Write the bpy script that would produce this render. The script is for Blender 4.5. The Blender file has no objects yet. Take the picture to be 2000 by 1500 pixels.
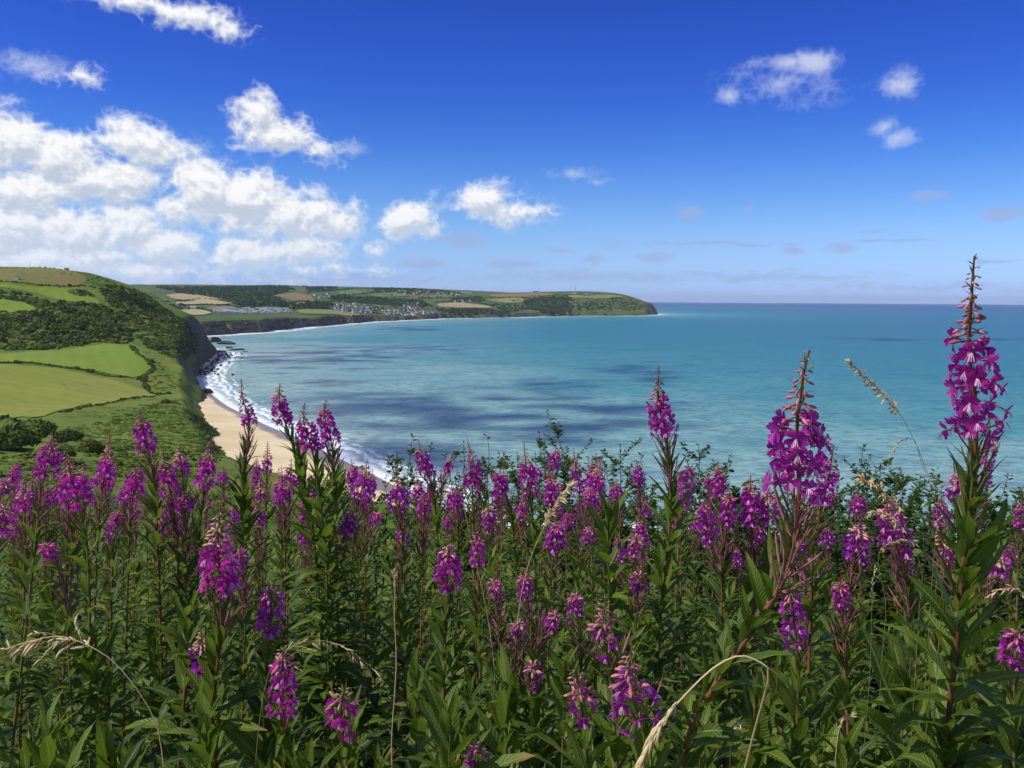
import bpy, math, random
import numpy as np
from mathutils import Matrix, Vector, Euler
from mathutils.geometry import delaunay_2d_cdt

R = math.radians
rng = np.random.default_rng(7)
random.seed(7)
scene = bpy.context.scene
COL = scene.collection

# ------------------------------------------------------------------ camera
HAZE = 2.4e-5
CAM_Z = 78.0
FPX = 1674.0
PITCH, ROLL = 5.62, 0.33
cam_d = bpy.data.cameras.new('camera')
cam_d.sensor_width = 36.0
cam_d.lens = 36.0 * FPX / 2000.0
cam_d.clip_start = 0.05
cam_d.clip_end = 200000.0
cam = bpy.data.objects.new('camera', cam_d)
COL.objects.link(cam)
cam.location = (0, 0, CAM_Z)
CAM_ROT = Euler((R(90 - PITCH), 0, 0)).to_matrix() @ Matrix.Rotation(R(ROLL), 3, 'Z')
cam.rotation_euler = CAM_ROT.to_euler()
scene.camera = cam
CR = np.array(CAM_ROT)

# ------------------------------------------------------------------ sun, exposure
SUN_AZ, SUN_EL = -108.0, 50.0          # degrees clockwise from +Y
sun_d = bpy.data.lights.new('sun', 'SUN')
sun_d.energy = 4.2
sun_d.angle = R(0.53)
sun_d.color = (1.0, 0.95, 0.87)
sun = bpy.data.objects.new('sun', sun_d)
COL.objects.link(sun)
SUN = Vector((math.sin(R(SUN_AZ)) * math.cos(R(SUN_EL)), math.cos(R(SUN_AZ)) * math.cos(R(SUN_EL)), math.sin(R(SUN_EL))))
sun.rotation_euler = SUN.to_track_quat('Z', 'Y').to_euler()

scene.view_settings.view_transform = 'Standard'
scene.view_settings.look = 'None'
scene.view_settings.exposure = 0.0
scene.view_settings.gamma = 1.0
scene.view_settings.use_curve_mapping = False
scene.render.engine = 'CYCLES'
cy = scene.cycles
cy.max_bounces = 6; cy.diffuse_bounces = 3; cy.glossy_bounces = 2
cy.transmission_bounces = 4; cy.transparent_max_bounces = 8; cy.volume_bounces = 0
cy.use_denoising = True
cy.caustics_reflective = False; cy.caustics_refractive = False


# ------------------------------------------------------------------ node helpers
class NT:
    def __init__(self, tree):
        self.t = tree; self.n = tree.nodes; self.l = tree.links
    def node(self, typ, **kw):
        nd = self.n.new(typ)
        for k, v in kw.items():
            setattr(nd, k, v)
        return nd
    def put(self, sock, v):
        if isinstance(v, bpy.types.NodeSocket):
            self.l.new(v, sock)
        elif v is not None:
            sock.default_value = v
    def math(self, op, a, b=None, c=None, clamp=False):
        nd = self.node('ShaderNodeMath', operation=op, use_clamp=clamp)
        for i, v in enumerate((a, b, c)):
            self.put(nd.inputs[i], v)
        return nd.outputs[0]
    def vmath(self, op, a, b=None, c=None, out=0):
        nd = self.node('ShaderNodeVectorMath', operation=op)
        for i, v in enumerate((a, b, c)):
            self.put(nd.inputs[i], v)
        return nd.outputs['Value'] if op in ('LENGTH', 'DOT_PRODUCT', 'DISTANCE') else nd.outputs[0]
    def smooth(self, v, a, b, lo=0.0, hi=1.0):
        nd = self.node('ShaderNodeMapRange', interpolation_type='SMOOTHSTEP')
        self.put(nd.inputs['Value'], v)
        nd.inputs['From Min'].default_value = a; nd.inputs['From Max'].default_value = b
        nd.inputs['To Min'].default_value = lo; nd.inputs['To Max'].default_value = hi
        return nd.outputs[0]
    def mix(self, f, a, b, blend='MIX'):
        nd = self.node('ShaderNodeMix', data_type='RGBA', blend_type=blend)
        self.put(nd.inputs[0], f); self.put(nd.inputs[6], a); self.put(nd.inputs[7], b)
        return nd.outputs[2]
    def noise(self, vec, scale, detail=4.0, rough=0.55, dist=0.0, dims='3D', color=False):
        nd = self.node('ShaderNodeTexNoise', noise_dimensions=dims)
        self.put(nd.inputs['Vector'], vec)
        nd.inputs['Scale'].default_value = scale; nd.inputs['Detail'].default_value = detail
        nd.inputs['Roughness'].default_value = rough; nd.inputs['Distortion'].default_value = dist
        return nd.outputs[1 if color else 0]
    def ramp(self, v, stops):
        nd = self.node('ShaderNodeValToRGB')
        e = nd.color_ramp.elements
        while len(e) < len(stops):
            e.new(0.5)
        for i, (p, c) in enumerate(stops):
            e[i].position = p; e[i].color = (*c, 1) if len(c) == 3 else c
        self.put(nd.inputs[0], v)
        return nd.outputs[0]


def C(r, g, b):
    return (r, g, b, 1.0)


# ------------------------------------------------------------------ pixel helper (photo pixels -> direction)
def ray(px, py):
    v = np.array([(px - 1000.0) / FPX, -(py - 750.0) / FPX, -1.0])
    v = CR @ v
    return v / np.linalg.norm(v)


def P(px, py, d):
    v = ray(px, py)
    return np.array([0, 0, CAM_Z]) + v * (d / v[1])


def S(px, py, z=0.0):
    v = ray(px, py)
    return (np.array([0, 0, CAM_Z]) + v * ((z - CAM_Z) / v[2]))[:2]


def azel(px, py):
    v = ray(px, py)
    return math.degrees(math.atan2(v[0], v[1])), math.degrees(math.asin(v[2]))


# ------------------------------------------------------------------ world: sky with clouds
world = bpy.data.worlds.new('World')
scene.world = world
world.use_nodes = True
world.node_tree.nodes.clear()
W = NT(world.node_tree)
SKY_STRENGTH = 0.1

CLOUDS = [  # photo px centre, radii px, weight
    (250, 2, 150, 34, .8), (370, 28, 130, 42, .85), (455, 52, 75, 32, .7),
    (145, 150, 70, 34, .75),
    (498, 225, 66, 66, 1.2), (545, 268, 100, 55, 1.1), (615, 298, 80, 34, .7),
    (20, 280, 125, 90, 1.5), (120, 310, 120, 80, 1.5), (50, 370, 170, 75, 1.4), (280, 285, 95, 70, 1.4),
    (345, 295, 80, 40, .7), (210, 350, 150, 65, 1.4),
    (400, 375, 105, 85, 1.7), (480, 392, 110, 78, 1.7), (560, 425, 120, 70, 1.5), (610, 412, 75, 66, 1.4),
    (340, 410, 60, 60, 1.0), (655, 440, 65, 55, 1.1), (692, 428, 42, 46, .7),
    (20, 450, 140, 80, 1.5), (150, 455, 130, 78, 1.5), (240, 448, 110, 74, 1.5), (325, 480, 110, 55, 1.3),
    (120, 505, 260, 60, 1.3), (300, 530, 320, 40, .9), (500, 495, 150, 50, 1.1),
    (600, 485, 130, 50, 1.1), (620, 525, 190, 28, .6), (450, 545, 240, 20, .5), (725, 488, 50, 26, .6),
    (797, 432, 66, 52, 1.5), (835, 450, 52, 26, .9),
    (945, 395, 95, 56, .95), (1015, 415, 95, 40, .85), (900, 408, 80, 24, .4),
]
WISPS = [
    (1590, 122, 62, 38, 1.0), (1530, 122, 80, 22, .8), (1425, 186, 28, 24, .8), (1520, 165, 130, 40, .45), (1590, 180, 80, 34, .35),
    (1765, 160, 44, 42, .75), (1730, 250, 34, 26, .6), (1762, 278, 44, 22, .6), (1120, 338, 60, 16, .5), (1160, 356, 34, 10, .4),
    (62, 122, 80, 36, .7), (690, 290, 40, 16, .4), (330, 292, 90, 40, .6),
]
GREYS = [
    (1350, 412, 30, 17, .7), (1462, 410, 14, 10, .6), (1815, 383, 48, 17, .7), (1960, 417, 65, 20, .9),
    (1380, 476, 150, 6, .9), (1735, 471, 105, 5, .9), (1550, 490, 34, 13, .9), (1640, 485, 34, 13, .8),
    (1280, 502, 40, 18, .8), (1160, 507, 32, 13, .7), (1090, 488, 32, 9, .7), (900, 470, 70, 14, .6),
    (830, 517, 60, 16, .6), (1000, 514, 80, 12, .6), (1200, 478, 40, 10, .4), (1700, 452, 60, 4, .5),
    (1940, 512, 60, 4, .6), (1150, 540, 330, 16, .55), (1480, 540, 300, 13, .5), (1800, 560, 380, 14, .4), (700, 545, 300, 14, .4),
]

tc = W.node('ShaderNodeTexCoord')
gdir = tc.outputs['Generated']
sep = W.node('ShaderNodeSeparateXYZ'); W.put(sep.inputs[0], gdir)
az = W.math('MULTIPLY', W.math('ARCTAN2', sep.outputs[0], sep.outputs[1]), 180 / math.pi)
el = W.math('MULTIPLY', W.math('ARCSINE', W.math('MAXIMUM', W.math('MINIMUM', sep.outputs[2], 1.0), -1.0)), 180 / math.pi)
comb = W.node('ShaderNodeCombineXYZ'); W.put(comb.inputs[0], az); W.put(comb.inputs[1], el)
ae = comb.outputs[0]


def blob_group(name, blobs, nscale, amp, stretch):
    """cloud density over (azimuth, elevation) in degrees"""
    g = bpy.data.node_groups.new(name, 'ShaderNodeTree')
    g.interface.new_socket('P', in_out='INPUT', socket_type='NodeSocketVector')
    g.interface.new_socket('D', in_out='OUTPUT', socket_type='NodeSocketFloat')
    n = NT(g)
    gi = n.node('NodeGroupInput'); go = n.node('NodeGroupOutput')
    p = gi.outputs[0]
    ps = n.vmath('MULTIPLY', p, (1.0, stretch, 1.0))
    wv = n.vmath('SUBTRACT', n.noise(ps, nscale * .5, 2, .5, dims='2D', color=True), (0.5, 0.5, 0.5))
    pw = n.vmath('MULTIPLY_ADD', wv, (1.3, .8, 0), p)
    acc = None
    for (x, y, rx, ry, w) in blobs:
        a0, e0 = azel(x, y)
        a1, _ = azel(x + rx, y); _, e1 = azel(x, y - ry)
        ra, re = abs(a1 - a0), abs(e1 - e0)
        q = n.vmath('MULTIPLY_ADD', pw, (1 / ra, 1 / re, 0), (-a0 / ra, -e0 / re, 0))
        ln = n.vmath('LENGTH', q)
        b = n.math('MULTIPLY_ADD', ln, -w, w)
        if acc is None:
            acc = b
        else:
            nd = n.node('ShaderNodeMath', operation='SMOOTH_MAX')
            n.put(nd.inputs[0], acc); n.put(nd.inputs[1], b); nd.inputs[2].default_value = 0.15
            acc = nd.outputs[0]
    f1 = n.noise(ps, nscale, 7, .52, .1, dims='2D')
    f2 = n.noise(n.vmath('ADD', ps, (31.0, 7.0, 0)), nscale * 2.3, 3, .5, dims='2D')
    bil = n.math('MULTIPLY_ADD', n.math('ABSOLUTE', n.math('SUBTRACT', f2, .5)), -2.6, .42)
    nz = n.math('MULTIPLY_ADD', bil, .42, n.math('SUBTRACT', f1, 0.5))
    d = n.math('MULTIPLY_ADD', nz, amp, n.math('MAXIMUM', acc, -1.0))
    n.put(go.inputs[0], d)
    return g


def use_group(g, vec):
    nd = W.node('ShaderNodeGroup'); nd.node_tree = g
    W.put(nd.inputs[0], vec)
    return nd.outputs[0]


sky = W.node('ShaderNodeTexSky', sky_type='NISHITA')
sky.sun_disc = False
sv = W.node('ShaderNodeCombineXYZ'); W.put(sv.inputs[0], sep.outputs[0]); W.put(sv.inputs[1], sep.outputs[1]); W.put(sv.inputs[2], W.math('MAXIMUM', sep.outputs[2], .004))
W.put(sky.inputs[0], sv.outputs[0])
sky.sun_elevation = R(SUN_EL); sky.sun_rotation = R(SUN_AZ)
sky.altitude = 80; sky.air_density = 1.0; sky.dust_density = 0.4; sky.ozone_density = 2.0
skyc = W.vmath('MULTIPLY', sky.outputs[0], (SKY_STRENGTH,) * 3)
# the photograph's deep, saturated blue: tint by elevation
eln = W.math('DIVIDE', el, 40.0, clamp=True)
tint = W.ramp(eln, [(p, (r / 2.5, g_ / 2.5, b / 2.5)) for p, r, g_, b in (
    (.004, .70, 1.06, 2.36), (.0375, .64, .95, 1.9), (.072, .66, .93, 1.66), (.1125, .60, .90, 1.52), (.155, .48, .80, 1.45),
    (.235, .28, .60, 1.40), (.314, .187, .445, 1.34), (.39, .158, .37, 1.28), (.4625, .125, .34, 1.2), (1.0, .125, .34, 1.2))])
skyc = W.vmath('MULTIPLY', W.vmath('MULTIPLY', skyc, tint), (2.5, 2.5, 2.5))
g_white = blob_group('cumulus_density', CLOUDS, 0.42, 1.25, 1.25)
g_grey = blob_group('scud_density', GREYS, 0.8, 0.7, 3.0)
d0 = use_group(g_white, ae)
d1 = use_group(g_white, W.vmath('ADD', ae, (-0.22, 0.52, 0)))
alpha = W.smooth(d0, 0.12, 0.92)
shade = W.smooth(W.math('SUBTRACT', d1, d0), -0.50, 0.42)
core = W.smooth(d0, 0.4, 1.0)
ccol = W.mix(W.math('MULTIPLY', shade, .9), C(1.0, 1.0, 1.0), C(.50, .57, .69))
ccol = W.mix(W.math('MULTIPLY', W.math('SUBTRACT', 1.0, core), .35), ccol, C(.68, .75, .88))
# distance haze on low clouds
hz = W.smooth(el, 0.0, 7.5)
ccol = W.mix(hz, W.mix(.55, ccol, C(.62, .74, .95)), ccol)
g_wisp = blob_group('wisp_density', WISPS, 0.55, 0.75, 1.2)
dw = use_group(g_wisp, ae)
wisp_a = W.math('MULTIPLY', W.smooth(dw, 0.0, 1.0), .72)
dg = use_group(g_grey, ae)
ag = W.math('MULTIPLY', W.smooth(dg, -.05, 0.65), 0.66)
thin = W.mix(ag, W.mix(wisp_a, skyc, C(.72, .79, .92)), C(.35, .45, .73))
thick = W.mix(ag, W.mix(W.math('MULTIPLY', alpha, .97), W.mix(wisp_a, skyc, C(.72, .79, .92)), ccol), C(.35, .45, .73))


def backdrop(col):
    b = W.node('ShaderNodeBackground')
    W.put(b.inputs[0], col); b.inputs[1].default_value = 1.0
    return b.outputs[0]


def within(v, a, b):
    return W.math('MULTIPLY', W.math('GREATER_THAN', v, a), W.math('LESS_THAN', v, b))


def choose(f, a, b):
    m = W.node('ShaderNodeMixShader')
    W.put(m.inputs[0], f); W.l.new(a, m.inputs[1]); W.l.new(b, m.inputs[2])
    return m.outputs[0]


# the shaped clouds are only worked out inside the view
low = within(el, -3.0, 24.0)
q = W.vmath('SCALE', gdir, None); q.node.inputs['Scale'].default_value = 1.0
W.put(q.node.inputs['Scale'], W.math('DIVIDE', 1.0, W.math('MAXIMUM', sep.outputs[2], .08)))
cov = W.smooth(W.noise(q, 1.1, 3, .55, dims='2D'), .50, .62)  # white noise clouds added beyond the view to make the skylight less blue
cov = W.math('MULTIPLY', cov, W.math('MAXIMUM', W.smooth(el, 25, 33), W.smooth(W.math('ABSOLUTE', az), 50, 60)))
cov = W.math('MULTIPLY', cov, W.smooth(el, 1, 8))
beyond = W.mix(W.math('MULTIPLY', cov, .9), skyc, C(.88, .92, .98))
sh_sky = choose(W.math('MULTIPLY', low, within(az, -48.0, 48.0)), backdrop(beyond),
                choose(W.math('LESS_THAN', az, 7.0), backdrop(thin), backdrop(thick)))
wo = W.node('ShaderNodeOutputWorld')
W.l.new(sh_sky, wo.inputs[0])
world.cycles.sampling_method = 'NONE'


# ------------------------------------------------------------------ mesh helpers
class MB:
    """collects numpy geometry, links it as one mesh object"""
    def __init__(self):
        self.V = []; self.F = []; self.M = []; self.U = []; self.n = 0
    def add(self, V, F, mi=0, UV=None):
        V = np.asarray(V, float).reshape(-1, 3)
        Fs = F if isinstance(F, list) and isinstance(F[0], np.ndarray) else [F]
        for f in Fs:
            f = np.asarray(f, int)
            if len(f) == 0:
                continue
            self.F.append(f + self.n)
            m = np.full(len(f), mi) if np.isscalar(mi) else np.asarray(mi)
            self.M.append(m)
        self.V.append(V)
        self.U.append(np.zeros((len(V), 2)) if UV is None else np.asarray(UV, float))
        self.n += len(V)
        return self
    def mesh(self, name, mats, smooth=True):
        V = np.concatenate(self.V); U = np.concatenate(self.U)
        me = bpy.data.meshes.new(name)
        loops = np.concatenate([f.ravel() for f in self.F])
        sizes = np.concatenate([np.full(len(f), f.shape[1]) for f in self.F])
        starts = np.concatenate([[0], np.cumsum(sizes)[:-1]])
        me.vertices.add(len(V)); me.vertices.foreach_set('co', V.astype(np.float32).ravel())
        me.loops.add(len(loops)); me.loops.foreach_set('vertex_index', loops.astype(np.int32))
        me.polygons.add(len(sizes)); me.polygons.foreach_set('loop_start', starts.astype(np.int32))
        me.polygons.foreach_set('loop_total', sizes.astype(np.int32))
        for m in mats:
            me.materials.append(m)
        me.polygons.foreach_set('material_index', np.concatenate(self.M).astype(np.int32))
        me.polygons.foreach_set('use_smooth', np.full(len(sizes), smooth))
        uvl = me.uv_layers.new(name='UVMap')
        uvl.data.foreach_set('uv', U[loops].astype(np.float32).ravel())
        me.update(calc_edges=True)
        me.validate()
        return me


def link(name, me, parent=None, loc=None, **props):
    o = bpy.data.objects.new(name, me)
    COL.objects.link(o)
    if parent is not None:
        o.parent = parent
    if loc is not None:
        o.location = loc
    for k, v in props.items():
        if v is not None:
            o[k] = v
    return o


def thing(name, label, category, loc, group=None):
    return link(name, None, None, loc, label=label, category=category, group=group, kind='thing')


def tube(path, radii, sides=5, cap=True):
    path = np.asarray(path, float); n = len(path)
    radii = np.broadcast_to(np.asarray(radii, float), (n,))
    T = np.gradient(path, axis=0)
    T /= np.linalg.norm(T, axis=1)[:, None] + 1e-12
    ref = np.array([0.31, 0.95, 0.05]) if abs(T[n // 2][2]) > .7 else np.array([0.02, 0.05, 1.0])
    A = np.cross(T, ref); A /= np.linalg.norm(A, axis=1)[:, None] + 1e-12
    B = np.cross(T, A)
    th = np.arange(sides) * 2 * math.pi / sides
    V = path[:, None, :] + radii[:, None, None] * (np.cos(th)[None, :, None] * A[:, None, :] + np.sin(th)[None, :, None] * B[:, None, :])
    V = V.reshape(-1, 3)
    i = np.arange(n - 1)[:, None] * sides; j = np.arange(sides)[None, :]; k = (j + 1) % sides
    F = np.stack([i + j, i + k, i + sides + k, i + sides + j], -1).reshape(-1, 4)
    UV = np.stack([np.tile(th / 6.283, n), np.repeat(np.linspace(0, 1, n), sides)], -1)
    return V, F, UV


def catmull(pts, n):
    pts = np.asarray(pts, float)
    if len(pts) == 2:
        return pts[0] + (pts[1] - pts[0]) * np.linspace(0, 1, n)[:, None]
    p = np.vstack([2 * pts[0] - pts[1], pts, 2 * pts[-1] - pts[-2]])
    out = []
    t = np.linspace(0, len(pts) - 1 - 1e-6, n)
    for u in t:
        i = int(u); f = u - i
        a, b, c, d = p[i:i + 4]
        out.append(.5 * (2 * b + (c - a) * f + (2 * a - 5 * b + 4 * c - d) * f * f + (3 * b - a - 3 * c + d) * f ** 3))
    return np.array(out)


def vnoise(x, y, seed=0):
    """cheap value noise"""
    xi = np.floor(x).astype(np.int64); yi = np.floor(y).astype(np.int64)
    fx = x - xi; fy = y - yi
    fx = fx * fx * (3 - 2 * fx); fy = fy * fy * (3 - 2 * fy)
    def h(a, b):
        v = (a * 374761393 + b * 668265263 + seed * 974634777) & 0x7fffffff
        v = ((v ^ (v >> 13)) * 1274126177) & 0x7fffffff
        return ((v ^ (v >> 16)) & 0xffff) / 65535.0
    return (h(xi, yi) * (1 - fx) + h(xi + 1, yi) * fx) * (1 - fy) + (h(xi, yi + 1) * (1 - fx) + h(xi + 1, yi + 1) * fx) * fy


def fbm(x, y, octs=4, seed=0, gain=.5):
    s = 0; a = 1; t = 0
    for o in range(octs):
        s = s + a * (vnoise(x * 2 ** o, y * 2 ** o, seed + o) - .5); t += a; a *= gain
    return s / t * 2


# ------------------------------------------------------------------ materials
def mat(name):
    m = bpy.data.materials.new(name); m.use_nodes = True
    m.node_tree.nodes.clear()
    return m, NT(m.node_tree)


def finish(n, shader, disp=None):
    o = n.node('ShaderNodeOutputMaterial')
    n.l.new(shader, o.inputs[0])
    return o


def principled(n, color, rough=.7, spec=.3, bump=None, bstr=.4, bdist=.05, **kw):
    b = n.node('ShaderNodeBsdfPrincipled')
    n.put(b.inputs['Base Color'], color); n.put(b.inputs['Roughness'], rough)
    n.put(b.inputs['Specular IOR Level'], spec)
    if bump is not None:
        bn = n.node('ShaderNodeBump'); bn.inputs['Strength'].default_value = bstr
        bn.inputs['Distance'].default_value = bdist
        n.put(bn.inputs['Height'], bump); n.l.new(bn.outputs[0], b.inputs['Normal'])
    for k, v in kw.items():
        n.put(b.inputs[k], v)
    return b.outputs[0]


def simple(name, c, rough=.7, spec=.3, var=.25, scale=3.0, trans=0.0, island=False, hue=0.0, patchy=False):
    """colour with natural variation per object / per piece, optional light through it"""
    m, n = mat(name)
    if island:
        rnd = n.node('ShaderNodeNewGeometry').outputs['Random Per Island']
    else:
        rnd = n.node('ShaderNodeObjectInfo').outputs['Random']
    pos = n.node('ShaderNodeNewGeometry').outputs['Position']
    nz = n.smooth(n.noise(pos, scale, 4), .3, .7)
    k = n.math('ADD', n.math('MULTIPLY', rnd, .65 if not patchy else .3), n.math('MULTIPLY', nz, .35 if not patchy else .7))
    c0 = tuple(x * (1 - var) for x in c); c1 = tuple(min(1, x * (1 + var)) for x in c)
    col = n.mix(k, C(*c0), C(c1[0] * (1 + hue), c1[1], c1[2] * (1 - hue)))
    sh = principled(n, col, rough, spec)
    if trans > 0:
        t = n.node('ShaderNodeBsdfTranslucent'); n.put(t.inputs[0], col)
        mx = n.node('ShaderNodeMixShader'); mx.inputs[0].default_value = trans
        n.l.new(sh, mx.inputs[1]); n.l.new(t.outputs[0], mx.inputs[2]); sh = mx.outputs[0]
    finish(n, sh)
    return m


def leaf_mat(name, dark, light, rib, island=False, gloss=.48, trans=.34):
    m, n = mat(name)
    g = n.node('ShaderNodeNewGeometry')
    rnd = g.outputs['Random Per Island'] if island else n.node('ShaderNodeObjectInfo').outputs['Random']
    uv = n.node('ShaderNodeTexCoord').outputs['UV']
    sp = n.node('ShaderNodeSeparateXYZ'); n.put(sp.inputs[0], uv)
    across = n.math('ABSOLUTE', n.math('SUBTRACT', sp.outputs[0], .5))
    veins = n.math('SINE', n.math('MULTIPLY', n.math('SUBTRACT', sp.outputs[1], n.math('MULTIPLY', across, .25)), 95.0))
    blotch = n.noise(g.outputs['Position'], 22.0, 3)
    k = n.math('ADD', n.math('MULTIPLY', rnd, .7), n.math('MULTIPLY', n.math('SUBTRACT', blotch, .35), .5), clamp=True)
    col = n.mix(k, C(*dark), C(*light))
    col = n.mix(n.math('MULTIPLY', n.smooth(across, .065, .02), .75), col, C(*rib))
    # underside of the leaf is paler
    col = n.mix(n.math('MULTIPLY', g.outputs['Backfacing'], .35), col, C(light[0] * 1.25 + .03, light[1] * 1.1 + .03, light[2] * 1.3 + .03))
    # a few withered tips
    wither = n.math('MULTIPLY', n.smooth(sp.outputs[1], .72, 1.0), n.smooth(rnd, .86, .9))
    col = n.mix(wither, col, C(.30, .19, .06))
    sh = principled(n, col, gloss, .26, n.math('MULTIPLY', veins, n.smooth(across, 0, .1)), .25, .002)
    t = n.node('ShaderNodeBsdfTranslucent'); n.put(t.inputs[0], n.mix(.5, col, C(.26, .42, .03)))
    mx = n.node('ShaderNodeMixShader'); mx.inputs[0].default_value = trans
    n.l.new(sh, mx.inputs[1]); n.l.new(t.outputs[0], mx.inputs[2])
    finish(n, mx.outputs[0])
    return m


def field_mat(name, a, b, c, scale=.02, rows=None):
    m, n = mat(name)
    pos = n.node('ShaderNodeNewGeometry').outputs['Position']
    big = n.noise(pos, scale, 5, .6)
    fine = n.noise(pos, scale * 22, 4, .65)
    col = n.mix(n.smooth(big, .35, .65), C(*a), C(*b))
    col = n.mix(n.math('MULTIPLY', n.smooth(fine, .45, .75), .6), col, C(*c))
    if rows:
        ang, fr, k = rows
        d = n.vmath('DOT_PRODUCT', pos, (math.cos(ang), math.sin(ang), 0))
        s = n.math('MULTIPLY_ADD', n.math('SINE', n.math('MULTIPLY_ADD', n.noise(pos, .01, 2), 8.0, n.math('MULTIPLY', d, fr))), .5, .5)
        col = n.mix(n.math('MULTIPLY', s, k), col, C(*c))
    finish(n, principled(n, col, .9, .1, fine, .5, .4))
    return m


def land_mat(name, grass, grass2, bracken, rock, rock2, soil, k=1.0):
    """rough hill pasture on gentle ground, bare slate where it is steep"""
    m, n = mat(name)
    g = n.node('ShaderNodeNewGeometry')
    pos = g.outputs['Position']
    nrm = n.node('ShaderNodeSeparateXYZ'); n.put(nrm.inputs[0], g.outputs['True Normal'])
    big = n.noise(pos, .012 * k, 5, .6)
    mid = n.noise(pos, .07 * k, 5, .62)
    fine = n.noise(pos, .55 * k, 5, .65)
    gcol = n.mix(n.smooth(big, .38, .62), C(*grass), C(*grass2))
    gcol = n.mix(n.smooth(mid, .48, .68), gcol, C(*bracken))
    gcol = n.mix(n.math('MULTIPLY', n.smooth(fine, .5, .75), .55), gcol, C(*bracken))
    # bedding of the cliff: tilted strata
    st = n.node('ShaderNodeMapping'); n.put(st.inputs[0], pos)
    st.inputs['Rotation'].default_value = (R(28), R(16), R(20)); st.inputs['Scale'].default_value = (.05 * k, .05 * k, .5 * k)
    strata = n.noise(st.outputs[0], 1.6, 6, .65, .4)
    rcol = n.mix(n.smooth(strata, .35, .65), C(*rock), C(*rock2))
    rcol = n.mix(n.math('MULTIPLY', n.smooth(mid, .55, .7), .6), rcol, C(*soil))
    steep = n.math('ADD', n.math('MULTIPLY', n.math('SUBTRACT', mid, .5), .28), nrm.outputs[2])
    f = n.smooth(steep, .70, .56)
    col = n.mix(f, gcol, rcol)
    hgt = n.math('ADD', n.math('MULTIPLY', fine, .8), n.math('MULTIPLY', n.math('MULTIPLY', strata, f), 2.0))
    finish(n, principled(n, col, .92, .12, hgt, .7, 1.1 / k))
    return m


MAT = {}
MAT['petal'] = None
def petal_mat():
    m, n = mat('petal')
    g = n.node('ShaderNodeNewGeometry')
    rnd = n.node('ShaderNodeObjectInfo').outputs['Random']
    uv = n.node('ShaderNodeTexCoord').outputs['UV']
    sp = n.node('ShaderNodeSeparateXYZ'); n.put(sp.inputs[0], uv)
    vein = n.noise(n.vmath('MULTIPLY', uv, (26, 2.0, 0)), 1.0, 3)
    k = n.math('ADD', n.math('MULTIPLY', rnd, .7), n.math('MULTIPLY', vein, .35), clamp=True)
    col = n.mix(k, C(.45, .014, .40), (.80, .05, .63, 1))
    col = n.mix(1.0, col, n.node('ShaderNodeObjectInfo').outputs['Color'], 'MULTIPLY')
    col = n.mix(n.smooth(sp.outputs[1], .35, .0, 0, .35), col, C(.72, .25, .66))
    sh = principled(n, col, .55, .2)
    t = n.node('ShaderNodeBsdfTranslucent'); n.put(t.inputs[0], n.mix(.5, col, C(.80, .03, .52)))
    mx = n.node('ShaderNodeMixShader'); mx.inputs[0].default_value = .52
    n.l.new(sh, mx.inputs[1]); n.l.new(t.outputs[0], mx.inputs[2])
    finish(n, mx.outputs[0])
    return m
MAT['petal'] = petal_mat()
MAT['sepal'] = simple('sepal', (.20, .02, .16), .6, .2, .3, trans=.2)
MAT['stamen'] = simple('stamen', (.80, .50, .66), .6, .2, .15, trans=.25)
MAT['bud'] = simple('bud', (.52, .18, .25), .5, .3, .35, 60, .15, hue=.1)
MAT['bud_pale'] = simple('bud_pale', (.58, .38, .27), .55, .3, .25, 60, .15, hue=.1)
MAT['bud_tip'] = simple('bud_tip', (.30, .24, .11), .6, .25, .3, 60, .1)
MAT['pedicel'] = simple('pedicel', (.33, .13, .14), .6, .25, .3, 60, .1)
MAT['pod'] = simple('pod', (.36, .14, .16), .6, .25, .4, 40, .1, island=True)
MAT['pod_green'] = simple('pod_green', (.20, .17, .07), .6, .25, .4, 40, .1, island=True)
MAT['stem'] = simple('stem', (.16, .15, .05), .55, .3, .3, 25)
MAT['stem_red'] = simple('stem_red', (.24, .10, .055), .55, .3, .35, 12)
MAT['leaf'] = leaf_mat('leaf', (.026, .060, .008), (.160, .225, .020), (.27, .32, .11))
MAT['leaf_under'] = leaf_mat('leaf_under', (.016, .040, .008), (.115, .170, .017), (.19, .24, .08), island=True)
MAT['straw'] = simple('straw', (.70, .57, .33), .65, .25, .25, 50, .2, island=True, hue=.06)
MAT['straw_green'] = simple('straw_green', (.30, .30, .12), .6, .25, .25, 30, .1)
MAT['thorn_leaf'] = leaf_mat('thorn_leaf', (.016, .042, .010), (.085, .135, .025), (.13, .18, .06), island=True, gloss=.5)
MAT['twig'] = simple('twig', (.055, .042, .032), .8, .2, .3, 40)
MAT['scrub'] = simple('scrub', (.085, .128, .026), .85, .15, .6, .05, .15, island=True, hue=.15, patchy=True)
MAT['scrub_light'] = simple('scrub_light', (.105, .165, .025), .85, .15, .5, .08, .15, island=True, hue=.12, patchy=True)
MAT['wood_far'] = simple('wood_far', (.050, .088, .032), .9, .1, .5, .012, .1, island=True, patchy=True)
MAT['bark'] = simple('bark', (.07, .05, .035), .9, .1, .2, 1.0)
MAT['soil'] = simple('soil', (.030, .026, .016), .95, .1, .3, 4.0)
MAT['white_wall'] = simple('white_wall', (.74, .73, .69), .8, .2, .12, .05)
MAT['cream_wall'] = simple('cream_wall', (.62, .54, .42), .8, .2, .15, .05)
MAT['grey_wall'] = simple('grey_wall', (.34, .33, .31), .8, .2, .15, .05)
MAT['slate'] = simple('slate', (.085, .09, .10), .7, .3, .25, .05)
MAT['tile_red'] = simple('tile_red', (.30, .13, .08), .8, .2, .2, .05)
MAT['caravan'] = simple('caravan', (.66, .66, .62), .5, .4, .18, .05)
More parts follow.
